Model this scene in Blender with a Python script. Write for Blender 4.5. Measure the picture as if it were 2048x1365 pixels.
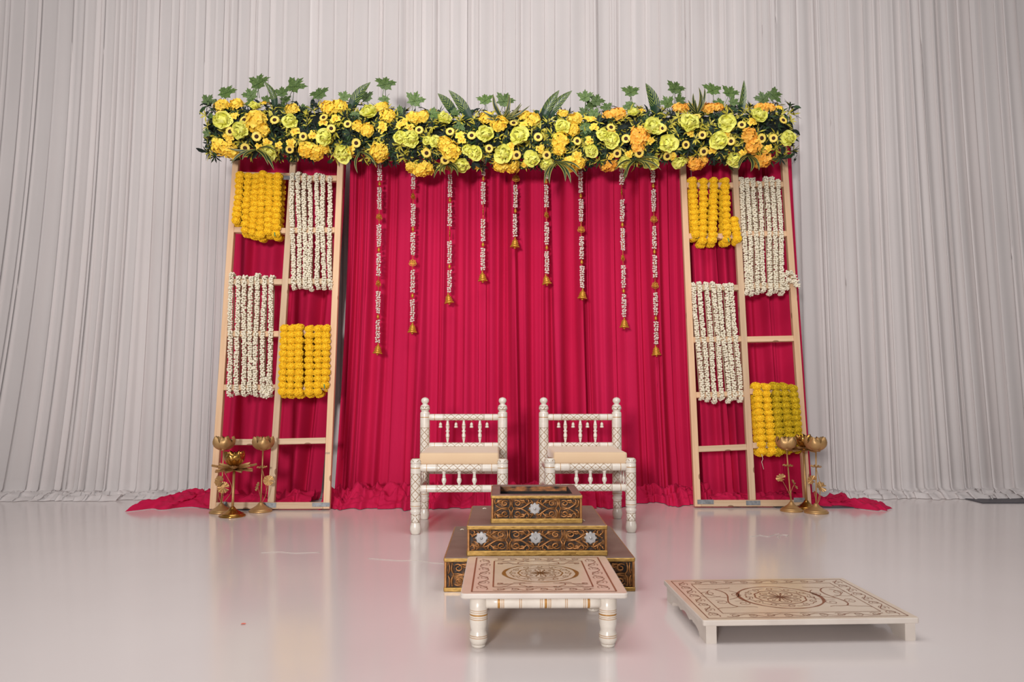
import bpy, math, random
from mathutils import Vector, Matrix, noise as mnoise

# ---------------------------------------------------------------- camera, world, lights, exposure
scene = bpy.context.scene
for o in list(bpy.data.objects):
    bpy.data.objects.remove(o)
PI = math.pi
CAM_Z, F_PX, PITCH, YAW = 0.82, 1593.0, math.radians(3.32), math.radians(-0.68)
cam_d = bpy.data.cameras.new('camera'); cam = bpy.data.objects.new('camera', cam_d)
scene.collection.objects.link(cam)
cam.location = (0, 0, CAM_Z); cam.rotation_euler = (PI / 2 + PITCH, 0, YAW)
cam_d.sensor_width = 36; cam_d.lens = 28.0; cam_d.clip_end = 60
cam_d.dof.use_dof = True; cam_d.dof.focus_distance = 5.1; cam_d.dof.aperture_fstop = 5.6
scene.camera = cam

world = bpy.data.worlds.new('hall_ambient'); scene.world = world; world.use_nodes = True
bg = world.node_tree.nodes['Background']
bg.inputs[0].default_value = (1.0, 0.965, 0.96, 1); bg.inputs[1].default_value = 0.20

def area(name, loc, target, size, size_y, power, col):
    d = bpy.data.lights.new(name, 'AREA'); d.shape = 'RECTANGLE'; d.size = size; d.size_y = size_y
    d.energy = power; d.color = col
    o = bpy.data.objects.new(name, d); scene.collection.objects.link(o)
    o.location = loc
    o.rotation_euler = (Vector(target) - Vector(loc)).to_track_quat('-Z', 'Y').to_euler()
    return o
key = area('softbox_light', (-1.9, -4.6, 2.0), (0.1, 5.8, 2.35), 1.0, 1.0, 98, (1.0, 0.972, 0.955))
key.data.spread = math.radians(68)
area('hall_ceiling_light', (0.0, 2.0, 5.4), (0.0, 2.6, 0.0), 5.0, 3.0, 165, (1.0, 0.98, 0.975))

vs = scene.view_settings
vs.view_transform = 'Standard'; vs.look = 'None'; vs.gamma = 1.0; vs.use_curve_mapping = False
vs.exposure = 0.0

# ---------------------------------------------------------------- survey helpers: a sight line met with a real plane
CAM_M = cam.rotation_euler.to_matrix()
def ray(px, py):
    return CAM_M @ Vector(((px - 1024.0) / F_PX, -(py - 682.5) / F_PX, -1.0))
def at(px, py, Y):
    d = ray(px, py); return Vector((0, 0, CAM_Z)) + d * (Y / d.y)
def ground(px, py, z=0.0):
    d = ray(px, py); return Vector((0, 0, CAM_Z)) + d * ((z - CAM_Z) / d.z)
def on_plane(px, py, p0, n):
    d = ray(px, py); c = Vector((0, 0, CAM_Z))
    return c + d * ((p0 - c).dot(n) / d.dot(n))

# ---------------------------------------------------------------- scene helpers
COL = scene.collection
def tag(o, label=None, cat=None, group=None, kind=None):
    if label: o['label'] = label
    if cat: o['category'] = cat
    if group: o['group'] = group
    if kind: o['kind'] = kind
    return o
def empty(name, loc, rz=0.0, rx=0.0):
    o = bpy.data.objects.new(name, None); COL.objects.link(o)
    o.location = loc; o.rotation_euler = (rx, 0, rz); o.empty_display_size = 0.05
    return o
def link(name, me, parent=None, matrix=None):
    o = bpy.data.objects.new(name, me); COL.objects.link(o)
    if parent is not None: o.parent = parent
    if matrix is not None: o.matrix_basis = matrix
    return o

class MB:
    def __init__(s): s.v = []; s.f = []; s.m = []; s.uv = []; s.sm = []
    def face(s, idx, m=0, uv=None, smooth=True):
        s.f.append(tuple(idx)); s.m.append(m); s.sm.append(smooth)
        s.uv.append(uv if uv else [(0, 0)] * len(idx))
    def box(s, lo, hi, m=0, bevel=0.0):
        x0, y0, z0 = lo; x1, y1, z1 = hi; b = bevel
        if b <= 0:
            n = len(s.v)
            s.v += [(x0, y0, z0), (x1, y0, z0), (x1, y1, z0), (x0, y1, z0), (x0, y0, z1), (x1, y0, z1), (x1, y1, z1), (x0, y1, z1)]
            for q in ((0, 3, 2, 1), (4, 5, 6, 7), (0, 1, 5, 4), (1, 2, 6, 5), (2, 3, 7, 6), (3, 0, 4, 7)):
                s.face([n + k for k in q], m, None, False)
            return
        n = len(s.v); idx = {}
        for ix, X in enumerate((x0, x1)):
            for iy, Y in enumerate((y0, y1)):
                for iz, Z in enumerate((z0, z1)):
                    sx, sy, sz = 1 - 2 * ix, 1 - 2 * iy, 1 - 2 * iz
                    for ax in range(3):
                        p = [X + sx * b, Y + sy * b, Z + sz * b]
                        p[ax] = (X, Y, Z)[ax]
                        idx[(ix, iy, iz, ax)] = len(s.v); s.v.append(tuple(p))
        C = lambda c, ax: idx[(c[0], c[1], c[2], ax)]
        for ax in range(3):
            a1, a2 = (ax + 1) % 3, (ax + 2) % 3
            for side in (0, 1):
                q = []
                for (p, r) in ((0, 0), (1, 0), (1, 1), (0, 1)):
                    c = [0, 0, 0]; c[ax] = side; c[a1] = p; c[a2] = r; q.append(C(c, ax))
                if side == 0: q.reverse()
                s.face(q, m, None, False)
            for p in (0, 1):
                for r in (0, 1):
                    c0 = [0, 0, 0]; c0[a1] = p; c0[a2] = r; c1 = list(c0); c1[ax] = 1
                    q = [C(c0, a1), C(c1, a1), C(c1, a2), C(c0, a2)]
                    if p == r: q.reverse()
                    s.face(q, m, None, False)
        for ix in (0, 1):
            for iy in (0, 1):
                for iz in (0, 1):
                    q = [C((ix, iy, iz), a) for a in range(3)]
                    if (ix + iy + iz) % 2 == 0: q.reverse()
                    s.face(q, m, None, False)
    def lathe(s, prof, p0=(0, 0, 0), axis=(0, 0, 1), segs=20, around=4, cell=0.049):
        """prof: list of (t along axis, radius, material of the segment that starts here)"""
        A = Vector(axis).normalized(); P = Vector(p0)
        R = A.to_track_quat('Z', 'Y').to_matrix()
        n = len(s.v)
        for (t, r, m) in prof:
            for k in range(segs):
                a = 2 * PI * k / segs
                s.v.append(tuple(P + A * t + R @ Vector((r * math.cos(a), r * math.sin(a), 0))))
        for i in range(len(prof) - 1):
            t0, t1, m = prof[i][0], prof[i + 1][0], prof[i][2]
            for k in range(segs):
                k2 = (k + 1) % segs
                u0, u1 = k / segs * around, (k + 1) / segs * around
                s.face((n + i * segs + k, n + i * segs + k2, n + (i + 1) * segs + k2, n + (i + 1) * segs + k), m,
                       [(u0, t0 / cell), (u1, t0 / cell), (u1, t1 / cell), (u0, t1 / cell)])
        if prof[0][1] > 1e-5: s.face([n + k for k in reversed(range(segs))], prof[0][2], None, False)
        if prof[-1][1] > 1e-5: s.face([n + (len(prof) - 1) * segs + k for k in range(segs)], prof[-1][2], None, False)
    def tube(s, pts, r, segs=6, m=0, cap=True):
        pts = [Vector(p) for p in pts]; N = len(pts)
        rr = r if isinstance(r, (list, tuple)) else [r] * N
        n = len(s.v); up = None
        for i, p in enumerate(pts):
            t = (pts[min(i + 1, N - 1)] - pts[max(i - 1, 0)])
            t = t.normalized() if t.length > 1e-9 else Vector((0, 0, 1))
            if up is None: up = Vector((0, 0, 1)) if abs(t.z) < 0.9 else Vector((1, 0, 0))
            a = t.cross(up).normalized(); b = a.cross(t).normalized(); up = b
            for k in range(segs):
                w = 2 * PI * k / segs
                s.v.append(tuple(p + (a * math.cos(w) + b * math.sin(w)) * rr[i]))
        for i in range(N - 1):
            for k in range(segs):
                k2 = (k + 1) % segs
                s.face((n + i * segs + k, n + (i + 1) * segs + k, n + (i + 1) * segs + k2, n + i * segs + k2), m)
        if cap:
            s.face([n + k for k in range(segs)], m, None, False)
            s.face([n + (N - 1) * segs + k for k in reversed(range(segs))], m, None, False)
    def ball(s, c, r, m=0, sub=1, scale=None, rot=None):
        V, Fc = ICO[sub]; n = len(s.v); c = Vector(c)
        for p in V:
            q = Vector(p) * r
            if scale: q = Vector((q.x * scale[0], q.y * scale[1], q.z * scale[2]))
            if rot is not None: q = rot @ q
            s.v.append(tuple(c + q))
        for f in Fc: s.face([n + k for k in f], m)
    def petal(s, az, L, W, ph0, ph1, r0=0.0, h0=0.0, cup=0.0, tip='round', nu=2, nv=4, m=0, M=None, twist=0.0):
        """a curved petal about local +Z; ph = climb angle in degrees at root and tip"""
        n = len(s.v); r, h = r0, h0; prev = 0.0
        ca, sa = math.cos(az), math.sin(az)
        for j in range(nv + 1):
            v = j / nv
            ph = math.radians(ph0 + (ph1 - ph0) * v)
            if j: r += (v - prev) * L * math.cos(ph); h += (v - prev) * L * math.sin(ph)
            prev = v
            if tip == 'round': w = W * math.sin(PI * (0.16 + 0.74 * v)) ** 0.7
            elif tip == 'strap': w = W * min(1, 0.5 + 1.6 * v) * (1 - max(0, v - 0.55) ** 2 * 4.6)
            else: w = W * max(0.02, math.sin(PI * (0.10 + 0.88 * v))) ** 0.85
            for i in range(nu + 1):
                u = -1 + 2 * i / nu
                rr = r - cup * W * u * u * math.sin(ph); hh = h + cup * W * u * u * math.cos(ph) + twist * u * W * v
                lat = u * w * 0.5
                p = Vector((rr * ca - lat * sa, rr * sa + lat * ca, hh))
                if M is not None: p = M @ p
                s.v.append(tuple(p))
        for j in range(nv):
            for i in range(nu):
                a = n + j * (nu + 1) + i
                s.face((a, a + 1, a + nu + 2, a + nu + 1), m,
                       [(i / nu, j / nv), ((i + 1) / nu, j / nv), ((i + 1) / nu, (j + 1) / nv), (i / nu, (j + 1) / nv)])
    def ribbon(s, pts, w, z, m=0, closed=False, h=0.0005):
        """a painted line: flat strip with a hair of thickness, drawn in x,y on top of height z"""
        N = len(pts); n = len(s.v)
        ww = w if isinstance(w, (list, tuple)) else [w] * N
        for i in range(N):
            if closed: a, b = pts[(i - 1) % N], pts[(i + 1) % N]
            else: a, b = pts[max(i - 1, 0)], pts[min(i + 1, N - 1)]
            dx, dy = b[0] - a[0], b[1] - a[1]; l = math.hypot(dx, dy) or 1
            nx, ny = -dy / l * ww[i] / 2, dx / l * ww[i] / 2
            s.v += [(pts[i][0] + nx, pts[i][1] + ny, z + h), (pts[i][0] - nx, pts[i][1] - ny, z + h)]
        for i in range(N if closed else N - 1):
            j = (i + 1) % N
            s.face((n + 2 * i, n + 2 * i + 1, n + 2 * j + 1, n + 2 * j), m, None, False)
    def mesh(s, name, mats):
        me = bpy.data.meshes.new(name)
        me.from_pydata([tuple(p) for p in s.v], [], s.f)
        for mt in mats: me.materials.append(mt)
        me.polygons.foreach_set('material_index', s.m)
        me.polygons.foreach_set('use_smooth', s.sm)
        uvl = me.uv_layers.new(name='UVMap')
        flat = [c for f in s.uv for p in f for c in p]
        uvl.data.foreach_set('uv', flat)
        me.update()
        return me
    def build(s, name, mats, parent=None, matrix=None):
        if not isinstance(mats, (list, tuple)): mats = [mats]
        return link(name, s.mesh(name, mats), parent, matrix)

def _ico():
    t = (1 + 5 ** .5) / 2
    V = [Vector(p).normalized() for p in ((-1, t, 0), (1, t, 0), (-1, -t, 0), (1, -t, 0), (0, -1, t), (0, 1, t), (0, -1, -t), (0, 1, -t), (t, 0, -1), (t, 0, 1), (-t, 0, -1), (-t, 0, 1))]
    Fc = [(0, 11, 5), (0, 5, 1), (0, 1, 7), (0, 7, 10), (0, 10, 11), (1, 5, 9), (5, 11, 4), (11, 10, 2), (10, 7, 6), (7, 1, 8), (3, 9, 4), (3, 4, 2), (3, 2, 6), (3, 6, 8), (3, 8, 9), (4, 9, 5), (2, 4, 11), (6, 2, 10), (8, 6, 7), (9, 8, 1)]
    out = {0: (V, Fc)}
    for lev in (1, 2, 3):
        V = list(V); cache = {}; nf = []
        def mid(a, b):
            k = (min(a, b), max(a, b))
            if k not in cache: V.append((V[a] + V[b]).normalized()); cache[k] = len(V) - 1
            return cache[k]
        for a, b, c in Fc:
            ab, bc, ca = mid(a, b), mid(b, c), mid(c, a)
            nf += [(a, ab, ca), (b, bc, ab), (c, ca, bc), (ab, bc, ca)]
        Fc = nf; out[lev] = (V, Fc)
    return out
ICO = _ico()

# ---------------------------------------------------------------- materials
def lin(c):
    if isinstance(c, str): c = [int(c[i:i + 2], 16) for i in (1, 3, 5)]
    return tuple(((x / 255 / 12.92) if x / 255 <= .04045 else ((x / 255 + .055) / 1.055) ** 2.4) for x in c) + (1.0,)
class NT:
    def __init__(s, name):
        s.mat = bpy.data.materials.new(name); s.mat.use_nodes = True
        s.nt = s.mat.node_tree; s.n = s.nt.nodes; s.b = s.n['Principled BSDF']
    def node(s, t, **kw):
        x = s.n.new(t)
        for k, v in kw.items(): setattr(x, k, v)
        return x
    def link(s, a, b): s.nt.links.new(a, b)
    def math(s, op, a, b=None, clamp=False):
        x = s.node('ShaderNodeMath', operation=op, use_clamp=clamp)
        for i, q in enumerate((a, b)):
            if q is None: continue
            if isinstance(q, (int, float)): x.inputs[i].default_value = q
            else: s.link(q, x.inputs[i])
        return x.outputs[0]
    def mix(s, fac, a, b):
        x = s.node('ShaderNodeMix', data_type='RGBA')
        for sock, q in ((x.inputs[0], fac), (x.inputs[6], a), (x.inputs[7], b)):
            if isinstance(q, (int, float)): sock.default_value = q
            elif isinstance(q, tuple): sock.default_value = q
            else: s.link(q, sock)
        return x.outputs[2]
    def coord(s, kind='Object', scale=(1, 1, 1)):
        tc = s.node('ShaderNodeTexCoord'); mp = s.node('ShaderNodeMapping')
        mp.inputs['Scale'].default_value = scale
        s.link(tc.outputs[kind], mp.inputs[0]); return mp.outputs[0]
    def noise(s, vec, scale, detail=3, rough=.5):
        x = s.node('ShaderNodeTexNoise'); x.inputs['Scale'].default_value = scale
        x.inputs['Detail'].default_value = detail; x.inputs['Roughness'].default_value = rough
        s.link(vec, x.inputs['Vector']); return x.outputs[0]
    def ramp(s, fac, stops):
        x = s.node('ShaderNodeValToRGB'); e = x.color_ramp.elements
        while len(e) < len(stops): e.new(.5)
        for q, (p, c) in zip(e, stops): q.position = p; q.color = c
        s.link(fac, x.inputs[0]); return x.outputs[0]
    def bump(s, h, strength=.3, dist=.01):
        x = s.node('ShaderNodeBump'); x.inputs['Strength'].default_value = strength
        x.inputs['Distance'].default_value = dist; s.link(h, x.inputs['Height']); s.link(x.outputs[0], s.b.inputs['Normal'])
    def set(s, **kw):
        for k, v in kw.items():
            i = s.b.inputs[k]
            if hasattr(v, 'is_linked') or hasattr(v, 'links'): s.link(v, i)
            else: i.default_value = v
        return s
def simple(name, c1, c2=None, rough=.5, metal=0.0, nscale=8.0, scale=(1, 1, 1), bump=0.0, bdist=.004, coat=0.0, sheen=0.0, detail=3, spec=None, per_object=0.0):
    t = NT(name); vec = t.coord('Object', scale)
    if c2 is None: c2 = c1
    f = t.noise(vec, nscale, detail)
    col = t.ramp(f, [(.3, lin(c1)), (.7, lin(c2))])
    if per_object:
        oi = t.node('ShaderNodeObjectInfo'); hs = t.node('ShaderNodeHueSaturation')
        hs.inputs['Hue'].default_value = .5
        t.link(t.math('ADD', t.math('MULTIPLY', oi.outputs['Random'], per_object), 1 - per_object / 2), hs.inputs['Value'])
        t.link(col, hs.inputs['Color']); col = hs.outputs[0]
    t.set(**{'Base Color': col, 'Roughness': rough, 'Metallic': metal})
    if coat: t.set(**{'Coat Weight': coat, 'Coat Roughness': .12})
    if sheen: t.set(**{'Sheen Weight': sheen, 'Sheen Roughness': .4})
    if spec is not None: t.set(**{'Specular IOR Level': spec})
    if bump: t.bump(f, bump, bdist)
    return t.mat

M = {}
def floor_mat():
    t = NT('white_floor'); v = t.coord('Object')
    f = t.noise(v, .9, 4); g = t.noise(t.coord('Object', (3, 40, 1)), 6, 3)
    col = t.mix(t.math('MULTIPLY', g, .25), t.ramp(f, [(.3, lin('#ddd3d0')), (.7, lin('#e3dad7'))]), lin('#d6cbc9'))
    t.set(**{'Base Color': col, 'Roughness': t.math('ADD', t.math('MULTIPLY', g, .10), .10), 'IOR': 1.5, 'Specular IOR Level': .75})
    t.bump(g, .03, .002); return t.mat
M['floor'] = floor_mat()
M['wall'] = simple('plain_wall', '#8a8280', '#928a88', .9)
def cloth(name, c1, c2, sheen, rough=.85, weave=900.0, trans=0.0):
    t = NT(name); f = t.noise(t.coord('Object', (1, 1, .5)), 3.0, 3)
    w = t.noise(t.coord('Object', (weave, weave, weave * .35)), 1.0, 1)
    col = t.mix(t.math('MULTIPLY', w, .22), t.ramp(f, [(.3, lin(c1)), (.7, lin(c2))]), lin(c1))
    t.set(**{'Base Color': col, 'Roughness': rough, 'Sheen Weight': sheen, 'Sheen Roughness': .45, 'Specular IOR Level': .2})
    t.bump(w, .12, .0015); return t.mat
M['white_cloth'] = cloth('white_sheer_cloth', '#efe7e5', '#f4ecea', .1)
M['white_cloth'].node_tree.nodes['Principled BSDF'].inputs['Alpha'].default_value = .70
M['red_cloth'] = cloth('crimson_cloth', '#bf1546', '#c61b4c', .0)
M['cushion'] = cloth('cream_cushion_cloth', '#dcbb98', '#e3c6a3', .3, .9, 600)
def wood(name, c1, c2, c3, rough=.55):
    t = NT(name)
    g = t.noise(t.coord('Object', (38, 38, 2.2)), 1.0, 4)
    col = t.ramp(g, [(.25, lin(c1)), (.5, lin(c2)), (.8, lin(c3))])
    oi = t.node('ShaderNodeObjectInfo')
    vo = t.node('ShaderNodeTexVoronoi'); vo.inputs['Scale'].default_value = 1.0
    mp = t.node('ShaderNodeMapping'); mp.inputs['Scale'].default_value = (14, 14, 5.5)
    tc = t.node('ShaderNodeTexCoord'); t.link(tc.outputs['Object'], mp.inputs[0])
    t.link(mp.outputs[0], vo.inputs['Vector'])
    knot = t.math('LESS_THAN', vo.outputs['Distance'], .13)
    col = t.mix(t.math('MULTIPLY', knot, .75), col, lin('#7d4f2f'))
    hs = t.node('ShaderNodeHueSaturation')
    t.link(t.math('ADD', t.math('MULTIPLY', oi.outputs['Random'], .14), .92), hs.inputs['Value']); t.link(col, hs.inputs['Color'])
    t.set(**{'Base Color': hs.outputs[0], 'Roughness': rough}); t.bump(g, .08, .002); return t.mat
M['pine'] = wood('pine_timber', '#cfa47c', '#dcb48e', '#e4c19f')
M['pine2'] = wood('weathered_pine_timber', '#bd997a', '#ceae8c', '#dabd9e')
M['zinc'] = simple('zinc_plate', '#77787b', '#97989a', .55, .4, 60)
M['stamp_ink'] = simple('grey_ink', '#6d625c', '#7a6d66', .7)
M['steel'] = simple('dark_steel_plate', '#4c4a50', '#5a585e', .5, .5, 10)
M['gold'] = simple('brushed_gold', '#b58c58', '#c8a06c', .45, .65, 14, bump=.05)
M['gold_shiny'] = simple('shiny_antique_gold', '#9a6f33', '#bd8d48', .2, .95, 14, bump=.05)
M['gold_charm'] = simple('gold_filigree', '#b97a1f', '#dba543', .35, .55, 160, bump=.4, bdist=.002)
M['pearl'] = simple('pearl_bead', '#decbc1', '#e8d8ce', .3, 0, 20, coat=.4)
M['jasmine'] = simple('ivory_bud', '#ebe1c8', '#f4ecd8', .6, 0, 60)
M['string'] = simple('garland_string', '#b3a184', '#c8b796', .8)
M['marigold'] = simple('marigold_yellow', '#fdcc14', '#ffda30', .8, 0, 260, bump=.5, bdist=.004, detail=2)
M['marigold_olive'] = simple('marigold_olive_yellow', '#b79a08', '#efcb18', .8, 0, 120, bump=.5, bdist=.004, detail=2)
M['stem_green'] = simple('garland_stem_green', '#2f7d5c', '#3b9a6e', .6)
M['peony'] = simple('lime_yellow_petal', '#ebe85c', '#f4f28c', .6, 0, 30, per_object=.1)
M['hyd'] = simple('golden_yellow_petal', '#fdcf38', '#ffe05a', .6, 0, 40, per_object=.12)
M['hyd_o'] = simple('orange_yellow_petal', '#fdb438', '#ffc858', .6, 0, 40, per_object=.12)
M['sun'] = simple('pale_yellow_ray_petal', '#f6d24a', '#fce478', .6, 0, 60)
M['sun_c'] = simple('dark_brown_flower_centre', '#2a1206', '#4c230c', .8, 0, 300, bump=.6, bdist=.003)
M['orange_dot'] = simple('orange_flower_eye', '#e58a1c', '#ef9c2a', .7)
M['leaf_d'] = simple('dark_green_leaf', '#071410', '#10261a', .7, 0, 25)
M['leaf_m'] = simple('green_leaf', '#1c3616', '#2c4a1f', .65, 0, 25)
M['leaf_y'] = simple('yellow_green_leaf_edge', '#a59c2c', '#d6c74a', .5, 0, 25)
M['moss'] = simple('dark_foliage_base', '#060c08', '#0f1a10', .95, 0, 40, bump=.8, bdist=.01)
M['maple'] = simple('maple_leaf_green', '#2f4c1f', '#6c8440', .5, 0, 10, per_object=.4, bump=.25, bdist=.003)
def striped(name, dark, light, feather):
    t = NT(name); tc = t.node('ShaderNodeTexCoord'); sp = t.node('ShaderNodeSeparateXYZ'); t.link(tc.outputs['UV'], sp.inputs[0])
    u = t.math('ABSOLUTE', t.math('SUBTRACT', t.math('MULTIPLY', sp.outputs[0], 2), 1))
    if feather:
        k = t.math('SUBTRACT', t.math('MULTIPLY', sp.outputs[1], 9), t.math('MULTIPLY', u, 2.6))
        n = t.noise(tc.outputs['UV'], 5, 2)
        w = t.math('PINGPONG', t.math('ADD', k, n), .5)
        mk = t.math('MULTIPLY', t.math('LESS_THAN', w, .13), t.math('GREATER_THAN', sp.outputs[1], .35))
    else:
        mk = t.math('MULTIPLY', t.math('GREATER_THAN', u, .62), t.math('LESS_THAN', u, .93))
    t.set(**{'Base Color': t.mix(mk, lin(dark), lin(light)), 'Roughness': .4}); return t.mat
M['long_leaf'] = striped('striped_long_leaf', '#1d3b24', '#98a650', True)
M['spray'] = striped('yellow_edged_blade', '#24351f', '#a39a4a', False)
def lattice(name, ground, line):
    t = NT(name); tc = t.node('ShaderNodeTexCoord'); sp = t.node('ShaderNodeSeparateXYZ'); t.link(tc.outputs['UV'], sp.inputs[0])
    a = t.math('PINGPONG', t.math('ADD', sp.outputs[0], sp.outputs[1]), .5)
    b = t.math('PINGPONG', t.math('SUBTRACT', sp.outputs[0], sp.outputs[1]), .5)
    ln = t.math('LESS_THAN', t.math('MINIMUM', a, b), .045)
    da, db = t.math('SUBTRACT', .5, a), t.math('SUBTRACT', .5, b)
    dot = t.math('LESS_THAN', t.math('ADD', t.math('MULTIPLY', da, da), t.math('MULTIPLY', db, db)), .0065)
    mk = t.math('MAXIMUM', ln, dot)
    t.set(**{'Base Color': t.mix(mk, lin(ground), lin(line)), 'Roughness': .28, 'Coat Weight': .3}); return t.mat
IV = '#ddd3c6'
M['ivory'] = simple('ivory_lacquer', '#dacfc2', '#e5dcd0', .3, 0, 30, coat=.4)
M['gold_line'] = simple('painted_gold_line', '#a8722c', '#b98640', .4, .2)
M['brown_line'] = simple('painted_brown_line', '#6d4a22', '#8a6230', .5)
M['lattice'] = lattice('gold_lattice_on_ivory', IV, '#8a6431')
M['band'] = lattice('leaf_band_on_ivory', IV, '#7d5a2c')
M['board'] = simple('cream_lacquered_board', '#d3bda4', '#dac7b0', .28, 0, 12, coat=.35)
M['board_w'] = simple('white_painted_board_edge', '#cfc3b9', '#d8cdc3', .4, 0, 12)
M['paint_brown'] = simple('brown_painted_line', '#7b4329', '#8a5233', .45)
M['paint_gold'] = simple('gold_painted_line', '#80551c', '#946a28', .4, .2)
M['kund_top'] = simple('brown_painted_ledge', '#6b564b', '#7f6a5e', .42, 0, 9, bump=.1)
M['bronze'] = simple('antique_bronze_relief', '#86582f', '#ad7745', .4, .55, 40, bump=.15)
M['kund_gold'] = simple('worn_gold_moulding', '#8f6c34', '#bb9450', .38, .65, 16, scale=(3, 1, 6), bump=.25)
def kund_field():
    t = NT('blackened_bronze_field'); f = t.noise(t.coord('Object', (1, 1, 1)), 26, 4, .6)
    col = t.ramp(f, [(.42, lin('#1c120c')), (.55, lin('#4a2e17')), (.68, lin('#a06c36'))])
    t.set(**{'Base Color': col, 'Roughness': .5, 'Metallic': .35}); t.bump(f, .5, .006); return t.mat
M['kund_field'] = kund_field()
M['silver'] = simple('silver_rosette', '#9d9a99', '#bbb8b7', .4, .45, 40)
M['soot'] = simple('black_soot', '#0a0809', '#17110f', .8, 0, 30)
M['rust'] = simple('scorched_copper', '#1a100c', '#b5713f', .6, .3, 30, scale=(1, 1, 2.5), detail=5)
# ---------------------------------------------------------------- the setting
m = MB(); m.box((-7, -1.5, -.05), (7, 7.0, 0.0)); floor = m.build('floor', M['floor']); tag(floor, kind='structure')
m = MB(); m.box((-7, 6.5, 0), (7, 6.6, 5.0)); tag(m.build('wall_back', M['wall']), kind='structure')

# ---------------------------------------------------------------- drapes
def fold_field(rng, n, amp, wmin, wmax, drift):
    out = []
    for i in range(n):
        out.append(((i + rng.uniform(.1, .9)) / n, rng.uniform(wmin, wmax) / n, rng.uniform(.35, 1.0) * amp, rng.uniform(-drift, drift) / n, rng.uniform(0, 9)))
    return out
def pleats(rng, n, amp, var=.6):
    """alternating ridges and troughs at uneven spacing, joined by smooth flanks"""
    xs = [0.0]
    while xs[-1] < 1.0: xs.append(xs[-1] + rng.uniform(1 - var, 1 + var) / (2 * n))
    return [(x + rng.uniform(-.1, .1) / n, (amp if k % 2 else 0) * rng.uniform(.35, 1.1) + (0 if k % 2 else rng.uniform(-.25, .35) * amp), rng.uniform(-.45, .45) / n, rng.uniform(0, 9)) for k, x in enumerate(xs)]
def pleat_at(PL, u, k):
    lo = None
    px_, ph = None, None
    prev = (-1.0, 0.0)
    for x, a, d, f in PL:
        xx = x + d * k * .6; aa = a * (.8 + .2 * math.sin(f + 2.4 * k))
        if xx > u:
            x0, a0 = prev
            if x0 < 0: return aa
            t = (u - x0) / max(1e-5, xx - x0); t = min(1, max(0, t)); t = t * t * (3 - 2 * t)
            return a0 + (aa - a0) * t
        prev = (xx, aa)
    return prev[1]
def drape(name, mat, seed, top, bot, ztop, Y, nx, folds, puddle, spread=(0, 0), flare=1.0, hmax=.05, nz=46, npud=16, base_amp=.012, wr=5.0):
    """one hanging cloth: pleats down to the floor, then a crumpled pool of cloth running forward"""
    rng = random.Random(seed); mb = MB(); rows = []
    FF = folds(rng)
    def F(u, k):
        y = 0.0
        for PL in FF: y += pleat_at(PL, u, k)
        return y + base_amp * mnoise.noise((u * 6 + seed, k * 1.3, seed * .7))
    for j in range(nz + 1):
        k = (j / nz); kk = 1 - (1 - k) ** 1.25
        z = ztop * (1 - kk)
        row = []
        fl = kk ** flare
        for i in range(nx + 1):
            u = i / nx
            x = (top[0] + (top[1] - top[0]) * u) * (1 - fl) + (bot[0] + (bot[1] - bot[0]) * u) * fl
            y = Y - F(u, kk) * (1 + .35 * kk)
            r = .07
            zz = z
            if z < r: y -= r * (1 - math.sqrt(max(0, 1 - ((r - z) / r) ** 2))) * .9; zz = max(z, .006)
            row.append((x, y, zz))
        rows.append(row)
    last = rows[-1]
    for j in range(1, npud + 1):
        s = j / npud; row = []
        for i in range(nx + 1):
            u = i / nx; x, y, _ = last[i]
            L = puddle(u) * (1 + .22 * mnoise.noise((u * 7 + seed, 3.1, 0)))
            x2 = x + (spread[0] * (1 - u) ** 2 + spread[1] * u ** 2) * s ** .8
            a = mnoise.noise((x2 * wr, s * 2.6 + seed, seed * 1.7)); b = mnoise.noise((x2 * wr * 2.7 + 4, s * 5.0, seed * 2.3))
            c3 = mnoise.noise((x2 * wr * 1.4 + 9 + s * 3, s * 9.0 + x2 * 2, seed * 3.1))
            h = (1 - abs(a) * 2.0) * .62 + (1 - abs(b) * 2.0) * .34 + (1 - abs(c3) * 2.4) * .30
            env = math.sin(PI * min(1, s ** .75 * .93 + .07)) ** .6
            hl = min(1, L / .18)
            row.append((x2, y - L * s + .02 * b * s, max(.004, .006 + hmax * hl * env * max(.05, h)) if j < npud else .003))
        rows.append(row)
    for row in rows: mb.v += row
    w = nx + 1
    for j in range(len(rows) - 1):
        for i in range(nx):
            a = j * w + i
            mb.face((a, a + w, a + w + 1, a + 1), 0)
    return mb.build(name, mat)

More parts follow.
